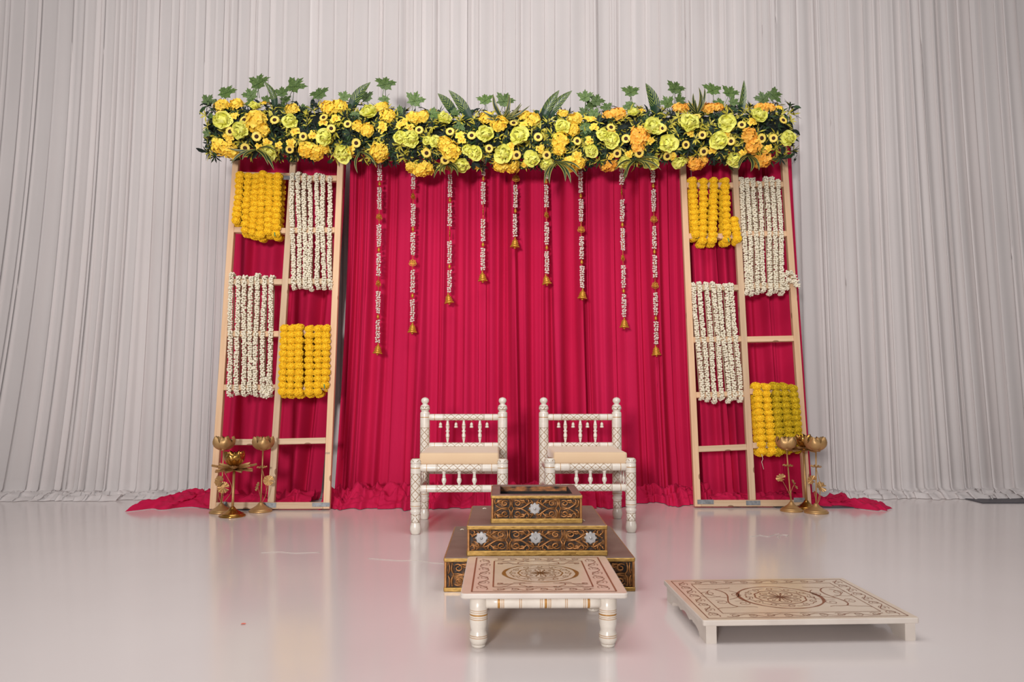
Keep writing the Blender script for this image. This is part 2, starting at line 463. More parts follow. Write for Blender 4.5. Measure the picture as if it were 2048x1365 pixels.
def sheer(name, mat, seed, top, bot, ztop, Y, npl, pud, spread, flare, nz=34, npud=12):
    """sheer cloth hung in knife pleats: at each pleat the cloth doubles back over itself"""
    rng = random.Random(seed); path = []          # (u, depth) along the rail, u may run backwards inside a pleat
    W = abs(top[1] - top[0]); n = npl; u = 0.0; pl = []
    edges = [0.0]
    while edges[-1] < 1: edges.append(edges[-1] + rng.uniform(.35, 1.65) / n)
    edges = [e / edges[-1] for e in edges]
    for i in range(len(edges) - 1):
        a, b = edges[i], edges[i + 1]; w = min((b - a) * .45, rng.choice((.010, .014, .018, .026, .042)) / W)
        ph, am = rng.uniform(0, 6), rng.uniform(.002, .008)
        K = 8
        for k in range(K + 1):
            t = k / K; uu = a + (b - a + w) * t
            path.append((uu, 0.009 * (1 - t) ** 2 - .004 * t + am * math.sin(PI * t) * math.sin(ph + 5 * t), i))
        if i < len(edges) - 2:
            for t, d in ((.96, -.001), (.6, .003), (.3, .005), (.04, .007)): path.append((b + w * t, d, i))
    drift = [rng.uniform(-.35, .35) / n for _ in edges]; amp = [rng.uniform(.6, 1.5) for _ in edges]
    mb = MB(); rows = []
    for j in range(nz + 1):
        kk = 1 - (1 - j / nz) ** 1.25; z = ztop * (1 - kk); fl = kk ** flare; row = []
        for (uu, d, i) in path:
            uu2 = uu + drift[i] * kk * min(1, uu * 8, (1 - uu) * 8)
            x = (top[0] + (top[1] - top[0]) * uu2) * (1 - fl) + (bot[0] + (bot[1] - bot[0]) * uu2) * fl
            y = Y - d * amp[i] * (1 + 1.2 * kk) - .022 * mnoise.noise((uu * W * 2.2 + seed, kk * 1.1, seed * .7))
            r = .07; zz = z
            if z < r: y -= r * (1 - math.sqrt(max(0, 1 - ((r - z) / r) ** 2))) * .9; zz = max(z, .006)
            row.append((x, y, zz))
        rows.append(row)
    last = rows[-1]
    for j in range(1, npud + 1):
        s = j / npud; row = []
        for (uu, d, i), (x, y, _) in zip(path, last):
            L = pud * (1 + .3 * mnoise.noise((uu * 7 + seed, 3.1, 0)))
            x2 = x + (spread[0] * (1 - uu) ** 2 + spread[1] * uu ** 2) * s ** .8
            a = mnoise.noise((x2 * 4, s * 2.6 + seed, seed * 1.7)); b = mnoise.noise((x2 * 9 + 4, s * 6.0 + x2 * 3, seed * 2.3))
            h = (1 - abs(a) * 2) * .7 + (1 - abs(b) * 2) * .4; env = math.sin(PI * min(1, s ** .75 * .93 + .07)) ** .6
            row.append((x2, y - L * s, max(.004, .006 + .055 * min(1, pud / .18) * env * max(.05, h)) if j < npud else .003))
        rows.append(row)
    w = len(path)
    for row in rows: mb.v += row
    for j in range(len(rows) - 1):
        for i in range(w - 1):
            a = j * w + i; mb.face((a, a + w, a + w + 1, a + 1), 0)
    return mb.build(name, mat)

YW = 6.12
def WX(px, Y=YW): return at(px, 775, Y).x
ZT = 4.3
def wf(n, amp=.055): return lambda rng: [pleats(rng, n * 1.15, amp, .75), pleats(rng, n * 2.7, amp * .22, .7)]
white_panels = [
    (-260, 292, -420, 268, 19, .24, (-.15, 0), 2.4, 'white sheer drape sweeping out to the left edge of the hall'),
    (286, 615, 262, 615, 13, .20, (0, 0), 1.6, 'white sheer drape just left of the left timber frame'),
    (610, 925, 608, 925, 13, .12, (0, 0), 1.0, 'white sheer drape behind the left half of the flower runner'),
    (918, 1425, 918, 1425, 20, .12, (0, 0), 1.0, 'white sheer drape behind the middle of the flower runner'),
    (1420, 1802, 1420, 1822, 15, .18, (0, 0), 1.5, 'white sheer drape beside the right timber frame'),
    (1796, 1972, 1818, 2018, 6, .24, (0, .05), 1.5, 'white sheer drape with a heap of cloth beside the dark floor plate'),
    (1962, 2260, 2000, 2330, 9, .16, (0, .1), 1.4, 'white sheer drape at the far right edge of the hall'),
]
for i, (a, b, c, d, n, pl, sp, fl, lab) in enumerate(white_panels):
    w = b - a
    o = sheer('white_drape', M['white_cloth'], 11 + i * 7, (WX(a), WX(b)), (WX(c), WX(d)), ZT, YW + (i % 2) * .04, w / 21.0, pl, sp, fl)
    tag(o, lab, 'curtain', 'white drapes along the back of the hall')

YR = 5.93
def RX(px): return at(px, 775, YR).x
def rf(n, amp=.10): return lambda rng: [pleats(rng, n * .45, amp, .85), pleats(rng, n * 1.1, amp * .40, .85)]
ZR = 2.74
red_panels = [
    (464, 690, 432, 646, 9, lambda u: .30 + .22 * max(0, 1 - u * 4), (-.36, 0), 1.5, .085, 'crimson curtain behind the left timber frame, pooling out to its left'),
    (698, 1046, 674, 1052, 20, lambda u: .40 - .06 * u, (0, 0), 2.0, .13, 'crimson curtain behind the left ivory chair'),
    (1038, 1386, 1040, 1404, 18, lambda u: .34 if u < .55 else .16 + .12 * max(0, 1 - abs(u - .86) * 9), (0, 0), 2.6, .12, 'crimson curtain behind the right ivory chair'),
    (1378, 1588, 1398, 1618, 9, lambda u: .20 + .26 * u ** 3, (0, .34), 1.5, .065, 'crimson curtain behind the right timber frame, pooling out to its right'),
]
for i, (a, b, c, d, n, pl, sp, fl, hm, lab) in enumerate(red_panels):
    o = drape('crimson_curtain', M['red_cloth'], 101 + i * 13, (RX(a), RX(b)), (RX(c), RX(d)), ZR, YR - (.02 if i in (1, 3) else 0), int((b - a) * .95), rf(n), pl, sp, fl, hm, 50, 34, .03, 5.0)
    tag(o, lab, 'curtain', 'crimson backdrop curtains')

# pipe stand that carries the crimson curtain, and the plates under the frames
def stand(x0, x1, y0, y1, px, lab, h=2.86, py=6.02):
    r = empty('backdrop_stand', ((x0 + x1) / 2, (y0 + y1) / 2, 0))
    q = MB(); q.box((x0 - r.location.x, y0 - r.location.y, 0), (x1 - r.location.x, y1 - r.location.y, .006), 0, .001); q.build('base_plate', M['steel'], r)
    q = MB(); q.lathe([(.006, .022, 0), (h, .022, 0)], (px - r.location.x, py - r.location.y, 0), (0, 0, 1), 14); q.build('pole', M['steel'], r)
    tag(r, lab, 'stand', 'stands of the backdrop')
gl = ground(458, 1022); gr_ = ground(521, 1022)
stand(gl.x, gr_.x, gl.y, 6.06, -1.83, 'dark steel base plate and pole under the left timber frame')
gr1 = ground(1717, 1017)
stand(1.86, gr1.x, gr1.y, 6.06, 2.06, 'dark steel base plate and pole under the right crimson pool')
gp = ground(1962, 1007); gp2 = ground(2100, 1007)
stand(gp.x, gp2.x, gp.y - .02, 6.36, 3.62, 'dark floor plate and pole at the far right drape', 3.3, 6.3)
bar = MB(); bar.lathe([(0, .02, 0), (4.06, .02, 0)], (-1.98, 5.99, 2.70), (1, 0, 0), 12)
tag(bar.build('crossbar', M['steel']), 'steel crossbar hidden behind the yellow flower runner', 'pipe')

# ---------------------------------------------------------------- timber frames (ladders)
LEAN = math.radians(7.3)
def frame(xl, xc, xr, xc_top, Y, rungs_l, rungs_r, plates, lab, tilt):
    """xl..xr are pixel centres of the stiles at the floor; rungs by the height where they cross"""
    base = Vector((0, Y, .007)); n = Vector((0, -math.cos(LEAN), math.sin(LEAN)))
    gx = lambda px, py: on_plane(px, py, base, n)
    def loc(px, py):
        p = gx(px, py); d = p - base
        return p.x, d.y * math.sin(LEAN) + d.z * math.cos(LEAN)
    X0, X1 = loc(*xl)[0], loc(*xr)[0]; cx = (X0 + X1) / 2
    r = empty('timber_frame', (cx, Y, .007), 0, -LEAN)
    W, T, L = .043, .042, 2.62
    XC = loc(*xc)[0] - cx; XCt = loc(*xc_top)[0] - cx
    def bar_(name, a, b, w, t, mat, yoff=0.0):
        a = Vector((a[0], yoff, a[1])); b = Vector((b[0], yoff, b[1])); d = b - a; l = d.length
        q = MB(); q.box((-w / 2, -t / 2, 0), (w / 2, t / 2, l), 0, .0025)
        mt = Matrix.Translation(a) @ d.to_track_quat('Z', 'Y').to_matrix().to_4x4()
        # keep the bar square to the frame
        z = d.normalized(); y = Vector((0, 1, 0)); x = y.cross(z).normalized()
        mt = Matrix.Translation(a) @ Matrix((x, y, z)).transposed().to_4x4()
        return q.build(name, mat, r, mt)
    bar_('stile', (X0 - cx, 0), (X0 - cx, L), W, T, M['pine'])
    bar_('stile', (X1 - cx, 0), (X1 - cx, L), W, T, M['pine'])
    zb = .022
    bar_('stile', (XC, .044), (XCt, L), W, T, M['pine2'])
    ctr = lambda z: XC + (XCt - XC) * z / L
    info = {'n': n, 'base': base, 'cx': cx, 'rungs': {}}
    for side, lst in (('l', rungs_l), ('r', rungs_r)):
        for k, (py, dpy) in enumerate(lst):
            xa, xb = (X0 - cx + W / 2, None) if side == 'l' else (None, X1 - cx - W / 2)
            pmid = (xl[0] + xc[0]) / 2 if side == 'l' else (xr[0] + xc[0]) / 2
            z = loc(pmid, py)[1]
            c = ctr(z)
            if side == 'l': xb = c - W / 2
            else: xa = c + W / 2
            dz = -dpy * 5.5 / F_PX / 2
            bar_('rung', (xa, z - dz), (xb, z + dz), .040, .040, M['pine'] if (k + len(side)) % 3 else M['pine2'])
            info['rungs'][(side, k)] = z
    bar_('bottom_rail', (X0 - cx + W / 2, zb), (X1 - cx - W / 2, zb), .044, .042, M['pine2'])
    for (pa, pb, qa, qb) in plates:
        xa, z1 = loc(pa, qa); xb, z0 = loc(pb, qb)
        q = MB(); q.box((xa - cx, -T / 2 - .003, z0), (xb - cx, -T / 2 - .0002, z1), 0, .0005)
        nn = max(2, int((xb - xa) / .014))
        for i in range(nn):
            for zz in (z0 + (z1 - z0) * .25, z0 + (z1 - z0) * .75):
                q.box((xa - cx + (i + .35) * (xb - xa) / nn, -T / 2 - .005, zz - .003), (xa - cx + (i + .65) * (xb - xa) / nn, -T / 2 - .003, zz + .003))
        q.build('nail_plate', M['zinc'], r)
    tag(r, lab, 'ladder frame')
    info['root'] = r; info['loc'] = loc
    return info
LF = frame((429, 985), (544, 985), (655, 985), (587, 340), 5.40,
           [(352, 2), (462, 2), (565, 0), (669, 0), (776, 0), (885, 0)],
           [(358, 0), (462, -1), (564, 0), (667, 0), (776, 0), (883, -2)],
           [(447, 456, 1004, 1013), (526, 554, 1006, 1016), (626, 661, 1006, 1014), (569, 593, 354, 362)],
           'pine timber ladder frame leaning left of the chairs, hung with garlands', 0)
RF = frame((1393.5, 985), (1503, 985), (1613, 985), (1469, 340), 5.47,
           [(372, 0), (474, 0), (577, -1), (680, -2), (790, -2), (897, -4)],
           [(370, 1), (469, 0), (573, 0), (679, -2), (783, -2), (891, -2)],
           [(1393, 1426, 1000, 1009), (1490, 1519, 1002, 1011), (1585, 1608, 996, 1005)],
           'pine timber ladder frame leaning right of the chairs, hung with garlands', 0)
# the faint grade stamp on the left frame's right stile
q = MB(); x0, z0 = LF['loc'](656, 908); x0 -= LF['cx']
for i in range(5):
    q.box((x0 - .012 + i * .006, -.0214, z0 - .004), (x0 - .009 + i * .006, -.0208, z0 + .004))
q.box((x0 - .014, -.0214, z0 + .006), (x0 + .018, -.0208, z0 + .008))
q.build('grade_stamp', M['stamp_ink'], LF['root'])

# ---------------------------------------------------------------- garlands on the frames
def pom_mesh(name, mat, seed):
    rng = random.Random(seed); mb = MB(); R = .0315
    V = [Vector((math.sqrt(1 - zz * zz) * math.cos(k * 2.39996), math.sqrt(1 - zz * zz) * math.sin(k * 2.39996), zz)) for k in range(300) for zz in (1 - (k + .5) / 150,)]
    # ruffled pom of many short petals
    mb.ball((0, 0, 0), R * .86, 0, 2)
    for p in V:
        d = (p + Vector((rng.uniform(-.12, .12), rng.uniform(-.12, .12), rng.uniform(-.12, .12)))).normalized()
        rt = d.to_track_quat('Z', 'Y').to_matrix(); sp = rng.uniform(0, 2 * PI)
        rr = R * rng.uniform(.92, 1.08); w = R * .15
        a = rt @ Vector((math.cos(sp) * w, math.sin(sp) * w, 0)); b = rt @ Vector((-math.sin(sp) * w * .5, math.cos(sp) * w * .5, 0))
        n = len(mb.v); c = d * R * .72; e = d * rr
        mb.v += [tuple(c - a * .5), tuple(c + a * .5), tuple(e + a * .9 + b), tuple(e - a * .9 + b)]
        mb.face((n, n + 1, n + 2, n + 3), 0)
    return mb.mesh(name, [mat])
POM = [pom_mesh('marigold_flower', M['marigold'], s) for s in (1, 2, 3)]
POM_O = [pom_mesh('marigold_flower_olive', M['marigold_olive'], s) for s in (4, 5)]
rngG = random.Random(5)
def strand_path(fr, top, bot, off):
    n = fr['n']
    a = on_plane(top[0], top[1], fr['base'], n); b = on_plane(bot[0], bot[1], fr['base'], n)
    return a + n * off, b + n * off, n
def marigold(fr, top, bot, lab, grp, meshes, back=True, size=1.0, sticks=False):
    a, b, n = strand_path(fr, (top[0], top[1] + 9), (bot[0], bot[1] - 9), .048)
    r = empty('marigold_garland', b)
    L = (b - a).length; cnt = max(4, round(L / .043))
    d = (b - a).normalized(); side = d.cross(n).normalized()
    B = Matrix((side, n, d)).transposed()
    def pom(p, off=0.0):
        rt = B.to_4x4() @ Matrix.Rotation(rngG.uniform(0, 6.28), 4, 'Z')
        sc = size * rngG.uniform(.93, 1.1)
        link('marigold_flower', rngG.choice(meshes), r, Matrix.Translation(p - b + side * rngG.uniform(-.003, .003) + n * off) @ rt @ Matrix.Diagonal((sc, sc, sc * .86, 1)))
    for i in range(cnt + 1): pom(a + (b - a) * (i / cnt))
    pom(a - d * .012, -.048); pom(b + d * .012, -.048)
    if back:
        for i in range(cnt + 1): pom(a + (b - a) * (i / cnt), -.096)
    q = MB(); loop = [a - b + d * -.005, a - b - n * .048 - d * .02, a - b - n * .096, -n * .096, -n * .048 + d * .02, Vector((0, 0, 0))]
    q.tube(loop, .0015, 5, 0); q.build('string', M['string'], r)
    if sticks:
        q = MB(); q.tube([n * .03, n * .034 + d * .03 + side * -.006], .003, 6, 0); q.build('stem', M['stem_green'], r)
    tag(r, lab, 'garland', grp)
    return r
ORD = ['first', 'second', 'third', 'fourth', 'fifth', 'sixth', 'seventh', 'eighth']
def bundle_mar(fr, tops, bots, y0, y1s, where, grp, meshes):
    for i, (t, b) in enumerate(zip(tops, bots)):
        ms = meshes[i] if isinstance(meshes[0], list) else meshes
        mg = marigold(fr, (t, y0 + rngG.uniform(-4, 3)), (b, y1s[i]), '%s yellow marigold strand from the left, %s' % (ORD[i], where), grp, ms, sticks=(i == len(tops) - 1))
bundle_mar(LF, [485, 502, 517, 530, 544, 559], [477, 494, 509, 524, 540, 555], 347, [455, 474, 478, 483, 477, 481], 'upper left bay of the left frame', 'marigold strands high on the left frame', POM)
bundle_mar(LF, [573, 587, 601, 622, 640, 655], [569, 584, 601, 622, 639, 653], 652, [794, 795, 795, 794, 794, 781], 'lower right bay of the left frame', 'marigold strands low on the left frame', POM)
bundle_mar(RF, [1382, 1404, 1425, 1447], [1388, 1402, 1421, 1450], 359, [482, 495, 494, 492], 'upper left bay of the right frame', 'marigold strands high on the right frame', POM)
marigold(RF, (1464, 436), (1470, 491), 'short yellow marigold strand against the middle stile of the right frame', 'marigold strands high on the right frame', POM, False)
bundle_mar(RF, [1510, 1528, 1547, 1564, 1582], [1520, 1539, 1556, 1575, 1594], 768, [912, 912, 911, 908, 906], 'lower right bay of the right frame', 'marigold strands low on the right frame', [POM, POM, POM_O, POM_O, POM_O])
for o in [x for x in bpy.data.objects if x.get('label', '').startswith('first yellow') and 'lower right bay of the right' in x['label']]:
    q = MB(); q.tube([(-.02, -.05, -.02), (-.014, -.055, -.05), (-.022, -.052, -.07), (-.010, -.055, -.12)], .0015, 5); q.build('string_tail', M['jasmine'], o)

def jasmine(fr, top, bot, lab, grp, wide=1.0):
    a, b, n = strand_path(fr, (top[0], top[1] + 5), (bot[0], bot[1] - 5), .036)
    r = empty('jasmine_garland', b); d = (b - a).normalized(); side = d.cross(n).normalized()
    L = (b - a).length; rows = int(L / .0155); mb = MB()
    rr = .0108 * wide
    wob = rngG.uniform(0, 9)
    def buds(p, dirn, nn=6):
        sd = side; fw = dirn.cross(sd).normalized()
        a0 = rngG.uniform(0, 6.28)
        for k in range(nn):
            an = a0 + 2 * PI * k / nn + rngG.uniform(-.3, .3)
            rad = rr * rngG.uniform(.75, 1.2)
            c = p + sd * math.cos(an) * rad + fw * math.sin(an) * rad + dirn * rngG.uniform(-.005, .005)
            mb.ball(c, rngG.uniform(.0066, .0088), 0, 0)
    for i in range(rows + 1):
        t = i / rows
        p = a + (b - a) * t - b + side * (.004 * math.sin(wob + 6 * t) + rngG.uniform(-.002, .002))
        buds(p, d)
    for (p0, sg) in ((a - b, -1), (Vector((0, 0, 0)), 1)):
        for i in range(1, 6):
            w = PI * i / 6
            buds(p0 - n * .034 * (1 - math.cos(w)) + d * sg * .024 * math.sin(w), d, 5)
    mb.build('buds', M['jasmine'], r)['kind'] = 'stuff'
    q = MB(); q.tube([a - b + d * 0, Vector((0, 0, 0))], .003, 5)
    q.tube([a - b - n * .068, -n * .068], .0055, 5); q.build('string', M['string'], r)
    tag(r, lab, 'garland', grp)
def bundle_jas(fr, tops, bots, y0, y1, where, grp, wide=1.0):
    for i, (t, b) in enumerate(zip(tops, bots)):
        jasmine(fr, (t, y0 + rngG.uniform(-5, 5)), (b, y1 + rngG.uniform(-4, 3)), '%s white jasmine strand from the left, %s' % (ORD[i], where), grp, wide)
bundle_jas(LF, [586, 599, 611, 622, 636, 647, 661], [589, 601, 612, 623, 637, 649, 662], 352, 577, 'upper right bay of the left frame', 'jasmine strands high on the left frame')
bundle_jas(LF, [466, 479, 492, 505, 517, 531, 546], [461, 476, 490, 501, 513, 527, 540], 553, 789, 'lower left bay of the left frame', 'jasmine strands low on the left frame')
bundle_jas(RF, [1481, 1492, 1504, 1516, 1530, 1542, 1554], [1491, 1501, 1513, 1525, 1539, 1550, 1562], 363, 586, 'upper right bay of the right frame', 'jasmine strands high on the right frame')
bundle_jas(RF, [1385, 1397, 1411, 1424, 1436, 1449, 1460], [1402, 1414, 1428, 1442, 1456, 1466, 1479], 571, 801, 'lower left bay of the right frame', 'jasmine strands low on the right frame')
def coil(fr, pts, lab):
    n = fr['n']; P = [on_plane(x, y, fr['base'], n) + n * (.06 + .02 * math.sin(i * 2.1)) for i, (x, y) in enumerate(pts)]
    r = empty('jasmine_garland', P[-1]); mb = MB()
    for i in range(len(P) - 1):
        d = P[i + 1] - P[i]; k = max(1, int(d.length / .008))
        for j in range(k):
            p = P[i] + d * (j / k) - P[-1]
            for e in range(4):
                mb.ball(p + Vector((rngG.uniform(-1, 1), rngG.uniform(-1, 1), rngG.uniform(-1, 1))) * .014, rngG.uniform(.0058, .0078), 0, 0)
    mb.build('buds', M['jasmine'], r)['kind'] = 'stuff'
    q = MB(); q.tube([p - P[-1] for p in P], .003, 5); q.build('string', M['string'], r)
    tag(r, lab, 'garland', 'bunched jasmine ends')
coil(LF, [(528, 764), (540, 762), (546, 772), (534, 776), (529, 786), (543, 790), (547, 780), (538, 796), (546, 784)], 'bunched end of white jasmine at the lower left bay of the left frame')
coil(RF, [(1560, 560), (1566, 552), (1578, 550), (1584, 560), (1588, 578), (1580, 566), (1570, 562), (1562, 570), (1570, 580), (1556, 583)], 'bunched end of white jasmine beside the outer stile of the right frame')
# ---------------------------------------------------------------- hanging pearl strings
YS = 5.74
MM = YS / F_PX           # metres per pixel at the strings
rngS = random.Random(21)
def pearl_cluster():
    mb = MB(); h = 46 * MM; rows = 11
    for i in range(rows):
        z = h * (i + .5) / rows
        a0 = rngS.uniform(0, 6.28)
        for k in range(4):
            an = a0 + k * PI / 2 + rngS.uniform(-.3, .3); rr = .0125 * rngS.uniform(.7, 1.1)
            mb.ball((rr * math.cos(an), rr * math.sin(an), z + rngS.uniform(-.004, .004)), .0066, 0, 1)
    return mb.mesh('pearl_cluster', [M['pearl']])
CLUST = [pearl_cluster() for _ in range(3)]
def bead_mesh():
    mb = MB(); mb.lathe([(0, .002, 0), (.002, .006, 0), (.007, .0105, 0), (.013, .0118, 0), (.019, .0105, 0), (.024, .006, 0), (.025, .008, 0), (.028, .008, 0), (.029, .002, 0)], segs=14)
    return mb.mesh('gold_bead', [M['gold_charm']])
BEAD = bead_mesh()
def charm_mesh():
    mb = MB(); T = .003
    # open-work lotus: petal loops on a bowed stem
    for ang, l in ((-62, .026), (-34, .032), (0, .035), (34, .032), (62, .026)):
        a = math.radians(ang); c, s_ = math.sin(a), math.cos(a)
        pts = []
        for k in range(15):
            w = 2 * PI * k / 14
            rx, rz = .0085 * math.sin(w), l * .5 * (1 - math.cos(w))
            pts.append((rx * s_ + rz * c, 0, rz * s_ - rx * c - .006))
        mb.tube(pts, .0021, 5)
        mb.tube([(0, 0, -.006), (c * l * .8, 0, s_ * l * .8 - .006)], .0018, 5)
    pts = [(.027 * math.sin(w), 0, -.004 - .016 * math.cos(w)) for w in [PI * (-.62 + 1.24 * k / 12) for k in range(13)]]
    mb.tube(pts, .0024, 5)
    pts = [(.017 * math.sin(w), 0, -.002 - .009 * math.cos(w)) for w in [PI * (-.62 + 1.24 * k / 12) for k in range(13)]]
    mb.tube(pts, .0022, 5)
    mb.ball((0, 0, .008), .006, 0, 1)
    return mb.mesh('lotus_charm', [M['gold_charm']])
CHARM = charm_mesh()
def bell_mesh():
    mb = MB()
    mb.lathe([(0, .0315, 0), (.004, .034, 0), (.010, .033, 0), (.014, .027, 0), (.026, .0235, 0), (.040, .020, 0), (.052, .015, 0), (.060, .009, 0), (.064, .005, 0), (.070, .006, 0), (.075, .002, 0)], segs=20)
    for k in range(12):
        a = 2 * PI * k / 12
        for z, r in ((.020, .0255), (.033, .0222), (.046, .018)):
            mb.ball((r * math.cos(a + z * 40), r * math.sin(a + z * 40), z), .0034, 0, 0)
    for k in range(18):
        a = 2 * PI * k / 18; mb.ball((.0325 * math.cos(a), .0325 * math.sin(a), .003), .0038, 0, 0)
    mb.ball((0, 0, -.004), .008, 0, 1)
    return mb.mesh('bell', [M['gold_charm']])
BELL = bell_mesh()
strings = [(760, 755, 708, [60, 50]), (827, 824.5, 666, [4, 66]), (900.5, 898.5, 607, [88]), (967, 965.5, 563, [88]), (1033, 1029.5, 495, [6]),
           (1092, 1094, 569, [56]), (1160, 1164.5, 598, [12]), (1242, 1248.5, 656, [56, 72]), (1305, 1313, 711, [12, 12])]
where = ['longest pearl string at the left, nearest the left timber frame', 'second pearl string from the left, with a lotus charm facing front',
         'third pearl string from the left above the left chair', 'fourth pearl string from the left, just left of the shortest one',
         'shortest pearl string hanging at the middle of the crimson curtain', 'sixth pearl string from the left, just right of the shortest one',
         'seventh pearl string from the left, with a lotus charm facing front', 'eighth pearl string from the left, second from the right',
         'longest pearl string at the right, nearest the right timber frame']
for (xt, xb, yb, angs), lab in zip(strings, where):
    b = at(xb, yb, YS); tpx = at(xt, 300, YS)
    r = empty('pearl_string', b)
    ztop = 2.66 - b.z; slope = (tpx.x - b.x) / (tpx.z - b.z)
    def put(name, me, z, rz=0.0): return link(name, me, r, Matrix.Translation((slope * z, 0, z)) @ Matrix.Rotation(rz, 4, 'Z'))
    q = MB(); q.tube([(slope * .07, 0, .07), (slope * ztop, 0, ztop)], .0017, 6); q.build('wire', M['gold_charm'], r)
    link('bell', BELL, r, Matrix.Rotation(rngS.uniform(-.16, .16), 4, 'Y'))
    z = .078; k = 0; ci = 0
    while z < ztop - .1:
        put('pearl_cluster', rngS.choice(CLUST), z, rngS.uniform(0, 6)); z += 46 * MM
        if k % 2 == 0:
            put('gold_bead', BEAD, z + .009); z += 13 * MM
        else:
            put('lotus_charm', CHARM, z + .050, math.radians(angs[ci] if ci < len(angs) else 30)); ci += 1; z += 30 * MM
        k += 1
    tag(r, lab, 'bead string', 'pearl strings hanging before the crimson curtain')

# ---------------------------------------------------------------- flower runner along the top
rngF = random.Random(77)
YF = 5.56
CEN = [(405, 259), (700, 262), (830, 277), (1150, 280), (1300, 271), (1595, 264)]
def cy(px):
    for (a, b), (c, d) in zip(CEN, CEN[1:]):
        if px <= c: return b + (d - b) * (px - a) / (c - a)
    return CEN[-1][1]
RY, RZP = .14, 54.0
runner = empty('flower_runner', (at(1000, 275, YF)))
tag(runner, 'long runner of yellow flowers and green leaves along the top of the backdrop', 'flower arrangement')
RO = runner.location.copy()
def surf(px, py, out=0.0):
    v = max(-1.0, min(1.0, (py - cy(px)) / RZP))
    Y = YF - RY * math.sqrt(max(0, 1 - v * v)) - out
    p = at(px, py, Y) - RO
    th = math.asin(v) * .75                     # downwards tilt
    nrm = Vector((0, -math.cos(th), -math.sin(th)))
    return p, nrm
def face(p, nrm, roll=0.0, scale=1.0):
    return Matrix.Translation(p) @ nrm.to_track_quat('Z', 'Y').to_matrix().to_4x4() @ Matrix.Rotation(roll, 4, 'Z') @ Matrix.Scale(scale, 4)
# core
mb = MB(); segs = 14; N = 90
for i in range(N + 1):
    px = 418 + (1582 - 418) * i / N; sc = .80 * (1 if 1 < i < N - 1 else .5)
    for k in range(segs):
        a = 2 * PI * k / segs
        rz = RZP * YF / F_PX * sc; ry = RY * sc
        c = at(px, cy(px), YF) - RO; j = .88 + .2 * mnoise.noise((i * .6, math.cos(a) * 2, math.sin(a) * 2))
        mb.v.append((c.x, c.y - ry * math.cos(a) * j, c.z + rz * math.sin(a) * j))
for i in range(N):
    for k in range(segs):
        k2 = (k + 1) % segs
        mb.face((i * segs + k, i * segs + k2, (i + 1) * segs + k2, (i + 1) * segs + k))
mb.face(list(range(segs))); mb.face([N * segs + k for k in reversed(range(segs))])
mb.build('foliage_base', M['moss'], runner)
# dense small leaves nobody could count
mb = MB()
for t in range(1250):
    px = rngF.uniform(412, 1588); e = rngF.uniform(-1.02, 1.02); py = cy(px) + RZP * e
    p, nrm = surf(px, py, rngF.uniform(-.06, .0)); ymix = rngF.random()
    if px < 425 or px > 1574: nrm = (nrm + Vector((-1 if px < 1000 else 1, 0, 0))).normalized()
    Mx = face(p, (nrm + Vector((rngF.uniform(-.5, .5), 0, rngF.uniform(-.5, .5)))).normalized(), rngF.uniform(0, 6))
    nl = rngF.randint(6, 9); ln = rngF.uniform(.038, .062)
    for k in range(nl):
        mt = 2 if (ymix < .62 and rngF.random() < .6) else (0 if rngF.random() < .6 else 1)
        mb.petal(2 * PI * k / nl + rngF.uniform(-.2, .2), ln * rngF.uniform(.8, 1.15), .013, rngF.uniform(20, 60), rngF.uniform(-10, 25), .003, 0, .1, 'point', 2, 2, mt, Mx)
for t in range(230):
    px = rngF.uniform(410, 1590); py = cy(px) + RZP * rngF.choice((-1, 1, rngF.uniform(-1, 1))) * rngF.uniform(.7, 1.05)
    p, nrm = surf(px, py, -.02)
    Mx = face(p, (nrm + Vector((rngF.uniform(-.8, .8), 0, rngF.uniform(-.6, .6)))).normalized(), rngF.uniform(0, 6))
    mb.petal(0, rngF.uniform(.05, .08), .034, 30, -15, 0, 0, .12, 'point', 2, 3, rngF.choice((0, 0, 1)), Mx)
fo = mb.build('foliage', [M['leaf_d'], M['leaf_m'], M['leaf_y']], runner); tag(fo, kind='stuff')

def ZA(x, y): return 390 + x / 4.995, 130 + y / 4.995
def ZB(x, y): return 780 + x / 4.995, 150 + y / 4.995
def ZC(x, y): return 1180 + x / 4.876, 140 + y / 4.876
PXM = 5.44 / F_PX
# hydrangea heads
def floret(mb, p, nrm, s, m=0, eye=1):
    Mx = face(p, nrm, rngF.uniform(0, 6))
    for k in range(4): mb.petal(k * PI / 2 + rngF.uniform(-.15, .15), s * .55, s * .62, 25, 5, .001, 0, .12, 'round', 2, 2, m, Mx)
    if eye is not None: mb.ball(Mx @ Vector((0, 0, .002)), s * .09, eye, 0)
def hyd_mesh(mat, seed):
    mb = MB(); R = .058
    mb.ball((0, 0, -.012), R * .72, 0, 1, (1, 1, .6))
    for i in range(34):
        z = 1 - (i + .5) / 34 * 1.25; a = i * 2.39996; rr = math.sqrt(max(0, 1 - z * z))
        d = Vector((rr * math.cos(a), rr * math.sin(a), z))
        q = Vector((d.x, d.y, d.z * .62)) * R * rngF.uniform(.80, 1.14)
        floret(mb, q, (d + Vector((rngF.uniform(-.6, .6), rngF.uniform(-.6, .6), rngF.uniform(-.2, .5)))).normalized(), rngF.uniform(.034, .048), 0, 1 if i % 4 == 0 else None)
    return mb.mesh('hydrangea', [mat, M['orange_dot']])
HYD = [hyd_mesh(M['hyd'], 1), hyd_mesh(M['hyd'], 2)]; HYDO = [hyd_mesh(M['hyd_o'], 3), hyd_mesh(M['hyd_o'], 4)]
